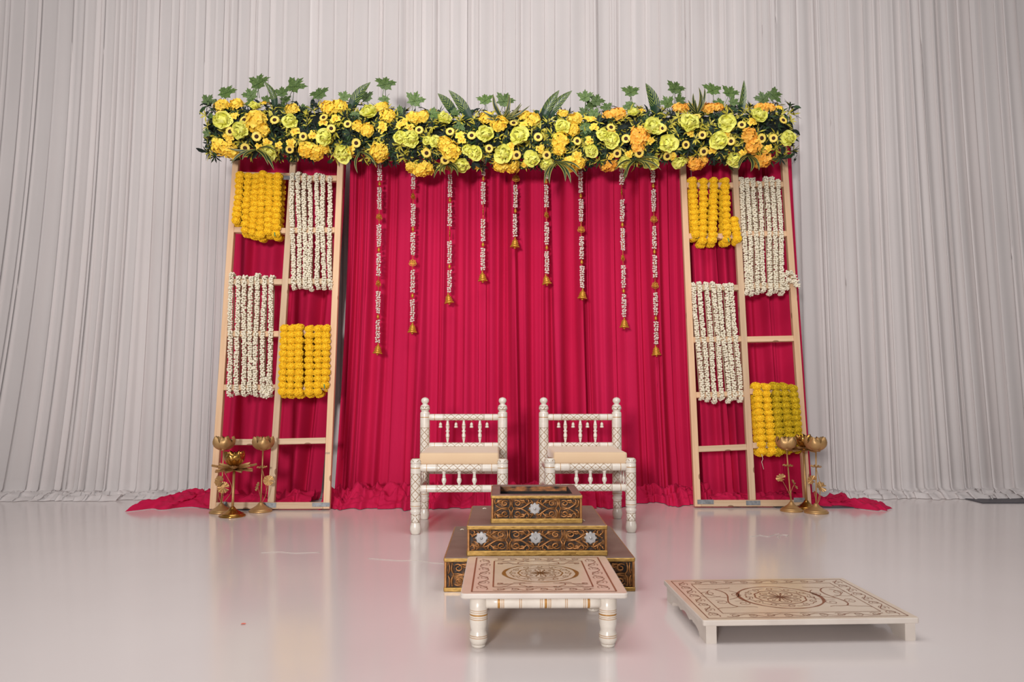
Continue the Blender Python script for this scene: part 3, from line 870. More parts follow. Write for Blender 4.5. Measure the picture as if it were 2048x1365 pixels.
hyd_a = [(265, 410, 75), (410, 400, 70), (600, 560, 105), (680, 650, 60), (250, 820, 75), (350, 860, 75), (1330, 430, 80), (1430, 420, 80), (970, 440, 60), (1110, 850, 75), (1210, 880, 75), (1290, 835, 50), (1720, 650, 65), (1860, 430, 70), (1920, 510, 70), (1840, 870, 90), (1620, 610, 50)]
hyd_b = [(245, 430, 70), (320, 420, 70), (540, 690, 75), (610, 760, 85), (220, 920, 65), (350, 930, 85), (285, 960, 60), (960, 430, 70), (1090, 490, 80), (1340, 410, 60), (1420, 450, 70), (1110, 900, 75), (1220, 910, 75), (1700, 650, 75), (1690, 740, 60), (1850, 440, 70), (1830, 550, 60), (1730, 390, 50), (1800, 890, 80), (1890, 880, 60)]
hyd_c = [(270, 430, 75), (170, 440, 50), (480, 640, 90), (470, 740, 70), (170, 925, 75), (240, 920, 55), (870, 380, 70), (950, 370, 60), (1150, 380, 75), (1240, 370, 60), (1040, 900, 95), (1560, 640, 75), (1590, 740, 75), (1660, 370, 60), (1740, 370, 60), (1680, 870, 90)]
for Z, lst, ms in ((ZA, hyd_a, HYD), (ZB, hyd_b, HYD), (ZC, hyd_c, HYDO)):
    for x, y, r in lst:
        p, nrm = surf(*Z(x, y), .015)
        link('hydrangea', rngF.choice(ms), runner, face(p, (nrm + Vector((rngF.uniform(-.25, .25), 0, 0))).normalized(), rngF.uniform(0, 6), r / 5.0 * PXM / .062))
# loose small blossoms
def blossom_mesh():
    mb = MB()
    for k in range(3):
        a = k * 2.1; floret(mb, Vector((.012 * math.cos(a), .012 * math.sin(a), .002 * k)), Vector((.35 * math.cos(a), .35 * math.sin(a), 1)).normalized(), .036, 0, 1)
    return mb.mesh('small_blossom', [M['hyd'], M['orange_dot']])
BLO = [blossom_mesh() for _ in range(3)]
blo = [(ZA, [(395, 510), (350, 740), (320, 720), (640, 820), (840, 800), (1000, 660), (1175, 700), (1280, 575), (960, 780), (1870, 640), (1550, 850), (1870, 600), (700, 385), (720, 780), (1400, 540), (1010, 460)]),
       (ZB, [(140, 470), (100, 500), (350, 770), (720, 650), (700, 610), (1210, 710), (1330, 500), (1500, 740), (1350, 890), (860, 910), (1240, 800), (1870, 800), (1980, 440), (1990, 660), (200, 530)]),
       (ZC, [(200, 600), (380, 820), (590, 690), (980, 620), (1190, 780), (800, 840), (1335, 620), (1580, 510), (1490, 810), (1840, 370), (1740, 760), (500, 400), (200, 840), (40, 560), (20, 480), (1650, 390)])]
for Z, lst in blo:
    for x, y in lst:
        p, nrm = surf(*Z(x, y), .012); link('small_blossom', rngF.choice(BLO), runner, face(p, nrm, rngF.uniform(0, 6), rngF.uniform(.9, 1.2)))
# lime peonies
def peony_mesh():
    mb = MB()
    for lay, (n, L, W, p0, p1, r0) in enumerate(((5, .054, .076, -14, 42, .006), (4, .050, .076, 8, 92, .005), (3, .046, .072, 28, 150, .004))):
        for k in range(n): mb.petal(2 * PI * k / n + lay * .6 + rngF.uniform(-.15, .15), L * rngF.uniform(.88, 1.1), W, p0 + rngF.uniform(-8, 8), p1 + rngF.uniform(-18, 12), r0, lay * .003, rngF.uniform(.1, .24), 'round', 4, 5, 0, None, rngF.uniform(-.2, .2))
    return mb.mesh('peony', [M['peony']])
PEO = [peony_mesh() for _ in range(4)]
peo = [(ZA, [(270, 570, 85), (455, 660, 78), (950, 570, 68), (1305, 720, 74), (1740, 490, 82), (1480, 880, 80), (755, 860, 72), (590, 420, 50)]),
       (ZB, [(110, 630, 62), (220, 640, 75), (545, 450, 70), (375, 660, 42), (455, 670, 55), (950, 600, 80), (1295, 620, 86), (1125, 785, 80), (845, 780, 68), (770, 750, 45), (720, 890, 72), (510, 910, 45), (1725, 530, 72), (1420, 830, 70), (1555, 880, 62), (2010, 760, 60)]),
       (ZC, [(120, 640, 58), (205, 690, 75), (610, 570, 84), (975, 530, 86), (760, 720, 80), (1330, 530, 80), (1250, 690, 80), (1640, 460, 78), (1930, 670, 68), (860, 885, 68), (600, 890, 68), (340, 890, 62), (1405, 865, 72), (430, 430, 60)])]
for Z, lst in peo:
    for x, y, r in lst:
        p, nrm = surf(*Z(x, y), .02)
        link('peony', rngF.choice(PEO), runner, face(p, (nrm + Vector((rngF.uniform(-.3, .3), 0, rngF.uniform(-.1, .2)))).normalized(), rngF.uniform(0, 6), r / 4.95 * PXM / .046))
# small sunflowers
def sun_mesh():
    mb = MB()
    for lay in range(2):
        for k in range(14): mb.petal(2 * PI * (k + lay * .5) / 14, .021, .0115, 18 - lay * 10, -4, .010, lay * -.001, .1, 'strap', 2, 2, 0)
    mb.lathe([(-.006, .002, 0), (-.003, .012, 0), (0, .013, 0)], segs=14)
    return mb.mesh('sunflower', [M['sun']])
def sunc_mesh():
    mb = MB(); mb.lathe([(0, .0135, 0), (.003, .0128, 0), (.006, .009, 0), (.0055, .004, 0), (.005, .0, 0)], segs=16)
    return mb.mesh('flower_centre', [M['sun_c']])
SUN, SUNC = sun_mesh(), sunc_mesh()
suns = [(ZA, [(250, 490), (490, 550), (350, 665), (615, 715), (795, 550), (500, 830), (1080, 715), (1285, 525), (1360, 635), (1525, 590), (1610, 780), (945, 845)]),
        (ZB, [(290, 550), (600, 565), (815, 605), (990, 735), (365, 780), (550, 850), (1235, 480), (1480, 620), (1870, 660), (1565, 800), (1265, 800)]),
        (ZC, [(205, 560), (350, 670), (265, 815), (480, 810), (710, 570), (1040, 455), (1095, 635), (935, 730), (1110, 795), (755, 840), (1480, 535), (1375, 695), (1675, 665), (1790, 665), (1885, 490)])]
for Z, lst in suns:
    for x, y in lst:
        p, nrm = surf(*Z(x, y), .035)
        o = link('sunflower', SUN, runner, face(p, (nrm + Vector((rngF.uniform(-.25, .25), 0, rngF.uniform(-.1, .1)))).normalized(), rngF.uniform(0, 6), rngF.uniform(.95, 1.12)))
        link('flower_centre', SUNC, o)
# maple leaves
HALF = [(0, 1), (.11, .72), (.25, .76), (.21, .45), (.36, .52), (.5, .66), (.55, .52), (.84, .54), (.68, .34), (.76, .2), (.5, .06), (.44, -.08), (.58, -.3), (.32, -.3), (.12, -.42), (0, -.3)]
def maple_mesh(seed):
    r = random.Random(seed); mb = MB()
    out = [(x * r.uniform(.93, 1.07), y * r.uniform(.95, 1.05)) for x, y in HALF] + [(-x * r.uniform(.93, 1.07), y * r.uniform(.95, 1.05)) for x, y in HALF[-2:0:-1]]
    bend = r.uniform(.08, .3); fold = r.uniform(.05, .3); tw = r.uniform(-.2, .2)
    P = lambda x, y: (x, y, -bend * (x * x + y * y) + fold * abs(x) + tw * x * y)
    mb.v.append(P(0, 0)); n = len(out)
    for x, y in out: mb.v.append(P(x * .55, y * .55))
    for x, y in out: mb.v.append(P(x, y))
    for i in range(n):
        j = (i + 1) % n
        mb.face((0, 1 + j, 1 + i)); mb.face((1 + i, 1 + j, 1 + n + j, 1 + n + i))
    mb.tube([P(0, -.1), (0, -.5, -.1), (0, -.95, -.3)], .022, 5)
    for (x, y) in ((0, .9), (.7, .45), (-.7, .45), (.45, -.22), (-.45, -.22)):
        a, b, c = P(0, 0), P(x * .5, y * .5), P(x, y); mb.tube([(a[0], a[1], a[2] + .012), (b[0], b[1], b[2] + .012), (c[0], c[1], c[2])], [.02, .013, .005], 4)
    return mb.mesh('maple_leaf', [M['maple']])
MAP = [maple_mesh(s) for s in range(6)]
maples = [(ZA, [(125, 370, 80, -25), (305, 285, 105, -15), (635, 190, 115, 0), (560, 310, 85, 25), (710, 350, 55, 0), (870, 285, 85, 10), (990, 220, 115, -30), (910, 350, 65, 20), (1240, 300, 105, 15), (1490, 325, 70, -10), (1715, 330, 80, 20), (1895, 200, 110, -10), (1900, 340, 65, 150), (880, 430, 70, 60), (1600, 500, 70, 160), (160, 510, 40, 90), (130, 680, 50, 80), (560, 380, 60, 40), (1080, 440, 60, -50)]),
          (ZB, [(245, 265, 100, -15), (110, 390, 85, 70), (420, 395, 80, -70), (640, 380, 65, -60), (955, 260, 90, 10), (1140, 270, 105, -20), (860, 450, 75, 200), (1950, 230, 85, 0), (2000, 310, 65, -30), (1950, 380, 75, 40), (1960, 510, 85, 170), (1280, 430, 65, 180), (1680, 430, 60, 60), (700, 500, 70, 160), (1480, 470, 60, 160)]),
          (ZC, [(60, 310, 85, -20), (165, 370, 68, 20), (400, 220, 100, 5), (390, 340, 75, 170), (830, 190, 108, -20), (760, 330, 82, 25), (870, 300, 72, -60), (1200, 200, 105, 0), (1360, 230, 98, -25), (1270, 330, 72, 60), (1395, 320, 65, -50), (1690, 290, 85, 15), (1780, 250, 92, -75), (40, 440, 75, 30), (560, 470, 70, 160), (690, 460, 70, -60), (1350, 420, 70, 120), (1230, 400, 40, 10)])]
for Z, lst in maples:
    for x, y, s, rot in lst:
        px, py = Z(x, y)
        back = py < cy(px) - 36
        Y = YF - .02 + rngF.uniform(-.06, .06) if back else None
        p = (at(px, py, Y) - RO) if back else surf(px, py, .0)[0]
        nrm = Vector((rngF.uniform(-.25, .25), -1, rngF.uniform(-.05, .4))).normalized()
        B = nrm.to_track_quat('Z', 'Y').to_matrix().to_4x4()
        o = link('maple_leaf', rngF.choice(MAP), runner, Matrix.Translation(p) @ B @ Matrix.Rotation(math.radians(-rot) * -1 if False else math.radians(rot), 4, 'Z') @ Matrix.Scale(s / 4.95 * PXM * 1.26, 4))
        if back and py < cy(px) - 48:
            q = MB(); b0 = at(px + rngF.uniform(-6, 6), cy(px) - 22, YF) - RO
            q.tube([b0, (b0 + p) / 2 + Vector((rngF.uniform(-.01, .01), 0, 0)), p + Vector((0, .004, 0))], .0022, 5); q.build('leaf_stem', M['leaf_m'], runner)
# long striped leaves and yellow-edged blades
def blade(name, a, b, w, mat, bulge, droop, fold=.35, nv=10, tipw=.03):
    mb = MB(); a = Vector(a); b = Vector(b); d = b - a; L = d.length
    side = d.normalized().cross(Vector((0, -1, 0))).normalized(); nn = Vector((0, -1, 0))
    for j in range(nv + 1):
        v = j / nv
        c = a + d * v + side * bulge * L * math.sin(PI * v) + nn * droop * math.sin(PI * v * .8)
        ww = w * (max(tipw, math.sin(PI * (.16 + .84 * v)) ** .8) if v < 1 else tipw)
        for i in range(5):
            u = -1 + i / 2
            mb.v.append(tuple(c + side * u * ww / 2 + nn * -fold * ww * .5 * (1 - abs(u))))
    for j in range(nv):
        for i in range(4):
            k = j * 5 + i
            mb.face((k, k + 1, k + 6, k + 5), 0, [(i / 4, j / nv), ((i + 1) / 4, j / nv), ((i + 1) / 4, (j + 1) / nv), (i / 4, (j + 1) / nv)])
    return mb.build(name, mat, runner)
longs = [(ZA, [((800, 460), (690, 165), 62, .14), ((1540, 490), (1757, 178), 95, -.08)]),
         (ZB, [((660, 420), (478, 190), 85, .05), ((810, 480), (588, 158), 95, .06), ((1510, 470), (1690, 158), 85, -.04), ((1540, 470), (1818, 163), 88, -.05)]),
         (ZC, [((650, 470), (540, 135), 100, .06), ((1455, 470), (1497, 105), 62, .03)])]
for Z, lst in longs:
    for a, b, w, bu in lst:
        blade('long_leaf', at(*Z(*a), YF - .03) - RO, at(*Z(*b), YF - .08) - RO, w * 1.12 / 4.95 * PXM, M['long_leaf'], bu, .02, .3)
sprays = [(ZA, (612, 845), [(365, 1000, 30), (480, 960, 30), (798, 1062, 42), (740, 1010, 34), (330, 838, 24), (830, 872, 22)]),
          (ZA, (1650, 865), [(1630, 1092, 26), (1820, 1030, 26)]),
          (ZB, (575, 895), [(440, 1042, 28), (505, 1012, 26), (555, 1006, 24), (682, 1020, 28), (680, 955, 22), (610, 1000, 24)]),
          (ZB, (1660, 870), [(1538, 1104, 30), (1592, 1098, 34), (1805, 1090, 36), (1750, 1074, 34), (1880, 1030, 32), (1915, 960, 22), (1800, 950, 22)]),
          (ZC, (440, 880), [(328, 1104, 34), (350, 1060, 34), (235, 990, 24), (590, 995, 34), (690, 985, 24), (700, 900, 20), (530, 960, 30)]),
          (ZC, (1540, 830), [(1438, 985, 32), (1558, 1002, 40), (1640, 990, 34), (1430, 955, 26), (1625, 935, 24)]),
          (ZB, (1130, 450), [(1030, 200, 46), (1190, 200, 34), (1310, 285, 26), (1400, 312, 28), (910, 358, 28), (960, 440, 26), (1050, 480, 26), (1260, 460, 26), (1320, 300, 22), (1000, 400, 26), (1200, 330, 28)]),
          (ZC, (1045, 430), [(950, 300, 34), (1000, 235, 34), (1055, 178, 38), (1110, 180, 34), (1020, 300, 30), (1080, 240, 34), (935, 330, 26)])]
for Z, c, tips in sprays:
    for (x, y, w) in tips:
        px, py = Z(*c); qx, qy = Z(x, y); dn = qy > py
        sg = 1 if (qx > px) == dn else -1
        blade('blade_leaf', surf(px, py, .01)[0], at(qx, qy, YF - (.20 if dn else .14)) - RO, w / 4.95 * PXM, M['spray'], .10 * sg * -1, .03, .25, 8)
# ---------------------------------------------------------------- ivory lacquered chairs
CM = [M['ivory'], M['gold_line'], M['lattice'], M['band'], M['brown_line']]
def rail_prof(L, r):
    e = L * .085; z0, z1 = L * .22, L * .78
    return [(0, r * .55, 0), (.008, r * .92, 0), (.014, r, 0), (e, r, 1), (e + .003, r, 0), (z0 - .006, r, 4), (z0 - .004, r, 0), (z0, r, 4), (z0 + .002, r, 2), (z1 - .002, r, 4), (z1, r, 0), (z1 + .004, r, 4), (z1 + .006, r, 0), (L - e - .003, r, 1), (L - e, r, 0), (L - .014, r, 0), (L - .008, r * .92, 0), (L, r * .55, 0)]
R0 = .0305
front_prof = [(0, .020, 0), (.003, .0245, 0), (.006, .0255, 0), (.018, .0295, 0), (.030, .0312, 0), (.045, .0302, 0), (.060, .0262, 0), (.066, .0258, 4), (.068, .0262, 3), (.108, .0275, 4), (.110, .0258, 0), (.117, .0262, 0), (.124, .0305, 0), (.132, .0305, 0), (.138, .0268, 0), (.143, .0262, 0), (.146, R0, 0), (.156, R0, 1), (.159, R0, 0), (.182, R0, 4), (.184, R0, 2), (.335, R0, 4), (.337, R0, 0), (.366, R0, 1), (.370, R0, 0), (.388, R0, 0), (.391, .0270, 0), (.394, .0310, 0), (.403, .0315, 3), (.413, .028, 0), (.420, .018, 4), (.423, 0, 0)]
back_prof = front_prof[:19] + [(.182, R0, 2), (.566, R0, 4), (.568, R0, 0), (.630, R0, 1), (.634, R0, 0), (.655, R0, 0), (.664, .028, 0), (.668, .022, 0), (.673, .024, 0), (.680, .0305, 4), (.682, .031, 3), (.698, .030, 4), (.700, .029, 0), (.708, .023, 0), (.713, .015, 0), (.717, .015, 0), (.722, .020, 0), (.730, .0245, 0), (.738, .0250, 0), (.746, .0225, 0), (.753, .015, 0), (.757, 0, 0)]
def spindle_prof(h, r, ball):
    if ball: return [(0, r * .5, 0), (h * .04, r * .45, 0), (h * .22, r * .85, 4), (h * .24, r * .85, 0), (h * .34, r * 1.0, 0), (h * .42, r * .7, 0), (h * .45, r * .62, 0), (h * .52, r * 1.1, 0), (h * .58, r * .62, 0), (h * .66, r * .9, 0), (h * .74, r * 1.0, 4), (h * .76, r * .95, 0), (h * .95, r * .6, 0), (h, r * .6, 0)]
    return [(0, r * .6, 0), (h * .1, r * .55, 0), (h * .25, r * 1.05, 0), (h * .4, r * 1.1, 0), (h * .55, r * .75, 4), (h * .57, r * .75, 0), (h * .82, r * .62, 0), (h * .9, r * .95, 0), (h, r * .8, 0)]
def chair(loc, w, dpt, rz, lab):
    r = empty('ivory_chair', loc, rz); hw = w / 2
    for sx in (-1, 1):
        q = MB(); q.lathe(front_prof, (sx * hw, 0, 0), segs=24); q.build('front_leg', CM, r)
        q = MB(); q.lathe(back_prof, (sx * hw, dpt, 0), segs=24); q.build('back_post', CM, r)
    def rail(name, y, z, rad=.0215):
        q = MB(); L = w - 2 * R0 + .016; q.lathe(rail_prof(L, rad), (-L / 2, y, z), (1, 0, 0), 20, 3, .047); q.build(name, CM, r)
    rail('front_rail', -.002, .368); rail('front_rail', -.002, .252, .0205)
    rail('back_rail', dpt, .632, .0205); rail('back_rail', dpt, .455, .0195)
    rail('back_rail', dpt, .30)
    for sx in (-1, 1):
        for z in (.345, .225):
            q = MB(); L = dpt - 2 * R0 + .016; q.lathe(rail_prof(L, .019), (sx * hw, R0 - .008, z), (0, 1, 0), 16, 3, .047); q.build('side_rail', CM, r)
        for k in (.3, .5, .7):
            q = MB(); q.lathe(spindle_prof(.085, .0095, False), (sx * hw, dpt * k, .243), segs=12); q.build('side_spindle', CM, r)
    for k in (-1, 0, 1):
        q = MB(); q.lathe(spindle_prof(.078, .0125, False), (k * (w - .09) * .205 * 1.05, -.002, .271), segs=14); q.build('front_spindle', CM, r)
        q = MB(); q.lathe(spindle_prof(.140, .0125, True), (k * (w - .09) * .255, dpt, .473), segs=14); q.build('back_spindle', CM, r)
    for k in (-1.5, -.5, .5, 1.5):
        x = k * (w - .09) * .245 * (1 if abs(k) > 1 else 1.0)
        q = MB(); q.lathe([(0, .009, 0), (.003, .0128, 0), (.010, .0105, 0), (.013, .0085, 4), (.0145, .0098, 0), (.024, .0095, 0), (.030, .007, 0), (.034, .002, 0)], (x, dpt, .566), segs=14)
        b = q.build('hanging_bell', CM, r)
        q = MB(); q.tube([(x, dpt, .598), (x, dpt, .614)], .0016, 5); q.build('hook', M['gold_line'], b)
    # box cushion with soft edges
    q = MB(); cw, z0, z1 = w - .040, .386, .452; y0, y1 = -.012, dpt - .022
    nx, ny = 14, 14
    def shell(z, ins, bul):
        return [(-cw / 2 + ins, y0 + ins), (cw / 2 - ins, y0 + ins), (cw / 2 - ins, y1 - ins), (-cw / 2 + ins, y1 - ins)]
    rings = [(z0, .012), (z0 + .004, .004), (z0 + .012, 0), (z1 - .012, 0), (z1 - .004, .003), (z1, .012)]
    def rr(ins):
        pts = []; rad = .016
        for cx_, cy_, a0 in ((cw / 2, y0, -PI / 2), (cw / 2, y1, 0), (-cw / 2, y1, PI / 2), (-cw / 2, y0, PI)):
            sx = 1 if cx_ > 0 else -1; sy = 1 if cy_ == y1 else -1
            for k in range(5):
                a = a0 + PI / 2 * k / 4
                pts.append((cx_ - sx * rad + math.cos(a) * (rad - ins), cy_ - sy * rad + math.sin(a) * (rad - ins)))
        return pts
    n0 = None
    for z, ins in rings:
        for x, y in rr(min(ins, .0155)): q.v.append((x, y, z + .002 * math.sin(x * 30)))
    for i in range(len(rings) - 1):
        for k in range(20):
            k2 = (k + 1) % 20; q.face((i * 20 + k, i * 20 + k2, (i + 1) * 20 + k2, (i + 1) * 20 + k))
    q.face([(len(rings) - 1) * 20 + k for k in range(20)], 0, None, False); q.face(list(reversed(range(20))), 0, None, False)
    q.build('seat_cushion', M['cushion'], r)['label'] = 'cream cloth box cushion'
    tag(r, lab, 'chair', 'pair of ivory chairs')
a = ground(831, 1069); b = ground(1005, 1069); c = ground(848, 1039)
chair(((a.x + b.x) / 2, a.y, 0), b.x - a.x, c.y - a.y, 0, 'ivory lacquered chair with cream cushion, left of the pair')
a = ground(1100, 1066); b = ground(1263, 1066); c = ground(1233, 1038)
chair(((a.x + b.x) / 2, a.y, 0), b.x - a.x, c.y - a.y, math.radians(1.2), 'ivory lacquered chair with cream cushion, right of the pair')

# ---------------------------------------------------------------- three-step fire pit
kund = empty('fire_pit', (.148, 3.63, 0))
tag(kund, 'three-tier bronze and gold carved fire pit standing before the chairs', 'fire pit')
KX, KY = .148, 3.63
def spiral(cx_, cy_, r0, a0, turns, n=16, shrink=.25):
    return [(cx_ + (r0 * (1 - (1 - shrink) * k / n)) * math.cos(a0 + turns * 2 * PI * k / n), cy_ + (r0 * (1 - (1 - shrink) * k / n)) * math.sin(a0 + turns * 2 * PI * k / n)) for k in range(n + 1)]
def bez(p0, p1, p2, p3, n=10):
    out = []
    for k in range(n + 1):
        t = k / n; s_ = 1 - t
        out.append(tuple(s_ ** 3 * a + 3 * s_ * s_ * t * b + 3 * s_ * t * t * c + t ** 3 * d for a, b, c, d in zip(p0, p1, p2, p3)))
    return out
def motif(mb, cx_, cz, hx, hz, y, xmin, xmax, rad=.0029):
    """scroll relief between two rosettes, mirrored four ways"""
    for sx in (-1, 1):
        for sz in (-1, 1):
            cs = [bez((1.0, -.55), (.78, -1.0), (.62, .25), (.10, .06)),
                  bez((.72, .30), (.55, .75), (.45, .95), (.30, .70), 8),
                  [(.26 + x * .5, .52 + z) for x, z in spiral(0, 0, .34, 2.6, -1.15, 16)],
                  [(.50 + x * .5, .74 + z) for x, z in spiral(0, 0, .20, 3.4, 1.0, 10)],
                  bez((.62, .42), (.80, .55), (.78, .95), (.66, .92), 8),
                  bez((.70, .10), (.95, .25), (.95, .75), (.82, .85), 8),
                  bez((.10, .06), (.02, .25), (.02, .5), (.05, .86), 8)]
            for i, c in enumerate(cs):
                pts = [(cx_ + sx * x * hx, y - .002 - .003 * math.sin(PI * k / (len(c) - 1)), cz + sz * z * hz) for k, (x, z) in enumerate(c)]
                pts = [p for p in pts if xmin + .004 < p[0] < xmax - .004 and abs(p[2] - cz) < hz * .98]
                if len(pts) < 3: continue
                n = len(pts); mb.tube(pts, [rad * (.55 + .75 * math.sin(PI * (.12 + .80 * k / (n - 1)))) for k in range(n)], 6)
                mb.ball(pts[-1], rad * 1.35, 0, 0)
def rosette(x, y, z, s):
    q = MB(); Mx = Matrix.Translation((x, y, z)) @ Matrix.Rotation(PI / 2, 4, 'X')
    for k in range(8): q.petal(2 * PI * k / 8, s, s * .72, 28, -22, s * .18, 0, -.14, 'round', 4, 4, 0, Mx)
    q.ball((x, y - s * .18, z), s * .26, 0, 1)
    q.lathe([(0, s * .95, 0), (.003, s * .9, 0)], (x, y + .001, z), (0, -1, 0), 16)
    q.build('rosette', M['silver'], kund)['label'] = 'silver eight-petalled rosette'
def tier(x0, x1, y0, y1, z0, z1, top_gold, bot_gold, ros, hx, open_top=False):
    x0 -= KX; x1 -= KX; y0 -= KY; y1 -= KY; e = .006
    q = MB()
    if not open_top:
        q.box((x0 + e, y0 + e, z0), (x1 - e, y1 - e, z1 - .001), 0)
        q.box((x0 + .002, y0 + .002, z1 - .004), (x1 - .002, y1 - .002, z1), 1, .0015)
        q.build('step', [M['kund_field'], M['kund_top']], kund)
    else:
        t = .034
        q.box((x0 + e, y0 + e, z0), (x1 - e, y0 + t, z1)); q.box((x0 + e, y1 - t, z0), (x1 - e, y1 - e, z1))
        q.box((x0 + e, y0 + t, z0), (x0 + t, y1 - t, z1)); q.box((x1 - t, y0 + t, z0), (x1 - e, y1 - t, z1))
        q.build('basin_wall', [M['kund_field']], kund)
        q = MB(); q.box((x0 + t, y0 + t, z0 + .001), (x1 - t, y1 - t, z0 + .012)); q.build('basin_floor', M['soot'], kund)
        q = MB(); s_ = .004
        q.box((x0 + t, y1 - t - s_, z1 - .024), (x1 - t, y1 - t, z1 - .003))
        q.build('scorched_lining', M['rust'], kund)
        q = MB(); q.box((x0 + t + s_, y1 - t - s_, z0 + .012), (x1 - t - s_, y1 - t - .001, z1 - .024))
        q.box((x0 + t, y0 + t, z0 + .012), (x0 + t + s_, y1 - t - s_, z1 - .004)); q.box((x1 - t - s_, y0 + t, z0 + .012), (x1 - t, y1 - t - s_, z1 - .004)); q.box((x0 + t + s_, y0 + t, z0 + .012), (x1 - t - s_, y0 + t + s_, z1 - .004))
        q.build('soot_lining', M['soot'], kund)
        q = MB()
        for a, b in (((x0 + .001, y0 + .001), (x1 - .001, y0 + t + .001)), ((x0 + .001, y1 - t - .001), (x1 - .001, y1 - .001)), ((x0 + .001, y0 + t + .001), (x0 + t + .001, y1 - t - .001)), ((x1 - t - .001, y0 + t + .001), (x1 - .001, y1 - t - .001))):
            q.box((a[0], a[1], z1 - .003), (b[0], b[1], z1 + .001))
        q.build('basin_rim', M['rust'] if False else M['kund_top'], kund)
    for name, za, zb in (('upper_moulding', z1 - top_gold, z1 - .002), ('lower_moulding', z0, z0 + bot_gold)):
        q = MB()
        for a, b in (((x0 - .002, y0 - .004), (x1 + .002, y0 + e + .001)), ((x0 - .002, y1 - e - .001), (x1 + .002, y1 + .004)), ((x0 - .004, y0 + e + .001), (x0 + e + .001, y1 - e - .001)), ((x1 - e - .001, y0 + e + .001), (x1 + .004, y1 - e - .001))):
            q.box((a[0], a[1], za), (b[0], b[1], zb), 0, .0022)
        q.build(name, M['kund_gold'], kund)
    for sx in (x0 - .001, x1 - .009):
        q = MB(); q.box((sx, y0 - .003, z0 + bot_gold - .001), (sx + .010, y0 + e, z1 - top_gold + .001), 0, .002); q.build('corner_strip', M['bronze'], kund)
    zc = (z0 + bot_gold + z1 - top_gold) / 2; hz = (z1 - z0 - top_gold - bot_gold) / 2
    q = MB()
    xs = sorted(ros)
    mids = [(xs[i] + xs[i + 1]) / 2 for i in range(len(xs) - 1)] + [xs[0] - hx, xs[-1] + hx]
    for mx in mids:
        motif(q, mx - KX, zc, hx, hz, y0 + e - .001, x0 + .008, x1 - .008)
    q.build('scroll_relief', M['bronze'], kund)['kind'] = 'stuff'
    # carving on the two sides as well, lighter
    return x0, y0, zc, hz
def gx(px, Y, py=1000): return at(px, py, Y).x
t1 = tier(gx(889, 3.25, 1115), gx(1269, 3.25, 1115), 3.25, 3.98, 0.0, .134, .016, .016, [gx(960, 3.25), gx(1079, 3.25), gx(1198, 3.25)], .117)
r2 = [gx(963, 3.285, 1076), gx(1071.5, 3.285, 1076), gx(1181, 3.285, 1076)]
t2 = tier(gx(935, 3.285, 1050), gx(1213.5, 3.285, 1050), 3.285, 3.83, .134, .257, .017, .021, r2, .112)
for x in r2: rosette(x - KX, 3.285 - KY - .004, at(1071, 1076.5, 3.285).z, .0225)
r3 = [gx(1069.5, 3.335, 1018)]
t3 = tier(gx(983, 3.335, 991), gx(1163.5, 3.335, 991), 3.335, 3.69, .257, .372, .014, .019, r3, .098, True)
for x in r3: rosette(x - KX, 3.335 - KY - .004, at(1069, 1018, 3.335).z, .0215)
# scraps left on the ledges
q = MB()
for (px, py, z) in ((969, 1019, .258), (1166, 1043, .258), (1100, 1045, .258), (924, 1061, .135)):
    p = ground(px, py, z); q.tube([(p.x - KX - .008, p.y - KY, z + .002), (p.x - KX, p.y - KY + .006, z + .004), (p.x - KX + .008, p.y - KY + .002, z + .002)], .0018, 5)
q.build('wax_scraps', M['jasmine'], kund)['kind'] = 'stuff'

# ---------------------------------------------------------------- painted low table and board
def circle(cx_, cy_, r, n=48, wav=0, amp=0): return [(cx_ + (r + amp * math.cos(wav * 2 * PI * k / n)) * math.cos(2 * PI * k / n), cy_ + (r + amp * math.cos(wav * 2 * PI * k / n)) * math.sin(2 * PI * k / n)) for k in range(n)]
def medallion(mb, R, z, sc=1.0):
    n = 96
    ring = circle(0, 0, R, n)
    wid = [.0062 + .0075 * max(0, math.cos(2 * PI * k / n) ** 8) + .0015 * math.sin(12 * 2 * PI * k / n) for k in range(n)]
    mb.ribbon(ring, wid, z, 0, True)
    mb.ribbon(circle(0, 0, R * .60, 72, 12, R * .012), .0052, z, 0, True)
    for k in range(12):
        a = 2 * PI * k / 12; ca, sa = math.cos(a), math.sin(a)
        rot = lambda x, y: (x * ca - y * sa, x * sa + y * ca)
        mb.ribbon([rot(*p) for p in spiral(R * .78, 0, R * .11, 2.0, 1.2, 12)], .0027, z)
        mb.ribbon([rot(*p) for p in bez((R * .78, R * .11), (R * .88, R * .2), (R * .7, R * .25), (R * .76, R * .36), 6)], .0027, z)
    for k in range(8):
        a = 2 * PI * k / 8; ca, sa = math.cos(a), math.sin(a)
        rot = lambda x, y: (x * ca - y * sa, x * sa + y * ca)
        mb.ribbon([rot(0, 0), rot(R * .28, 0)], .004 if k % 2 == 0 else .0030, z)
        mb.ribbon([rot(*p) for p in bez((R * .05, 0), (R * .3, R * .22), (R * .5, R * .14), (R * .52, 0), 8)], .0030, z)
        mb.ribbon([rot(*p) for p in bez((R * .05, 0), (R * .3, -R * .22), (R * .5, -R * .14), (R * .52, 0), 8)], .0030, z)
        mb.ribbon([rot(*p) for p in spiral(R * .38, 0, R * .06, 0, 1.1, 8)], .0027, z)
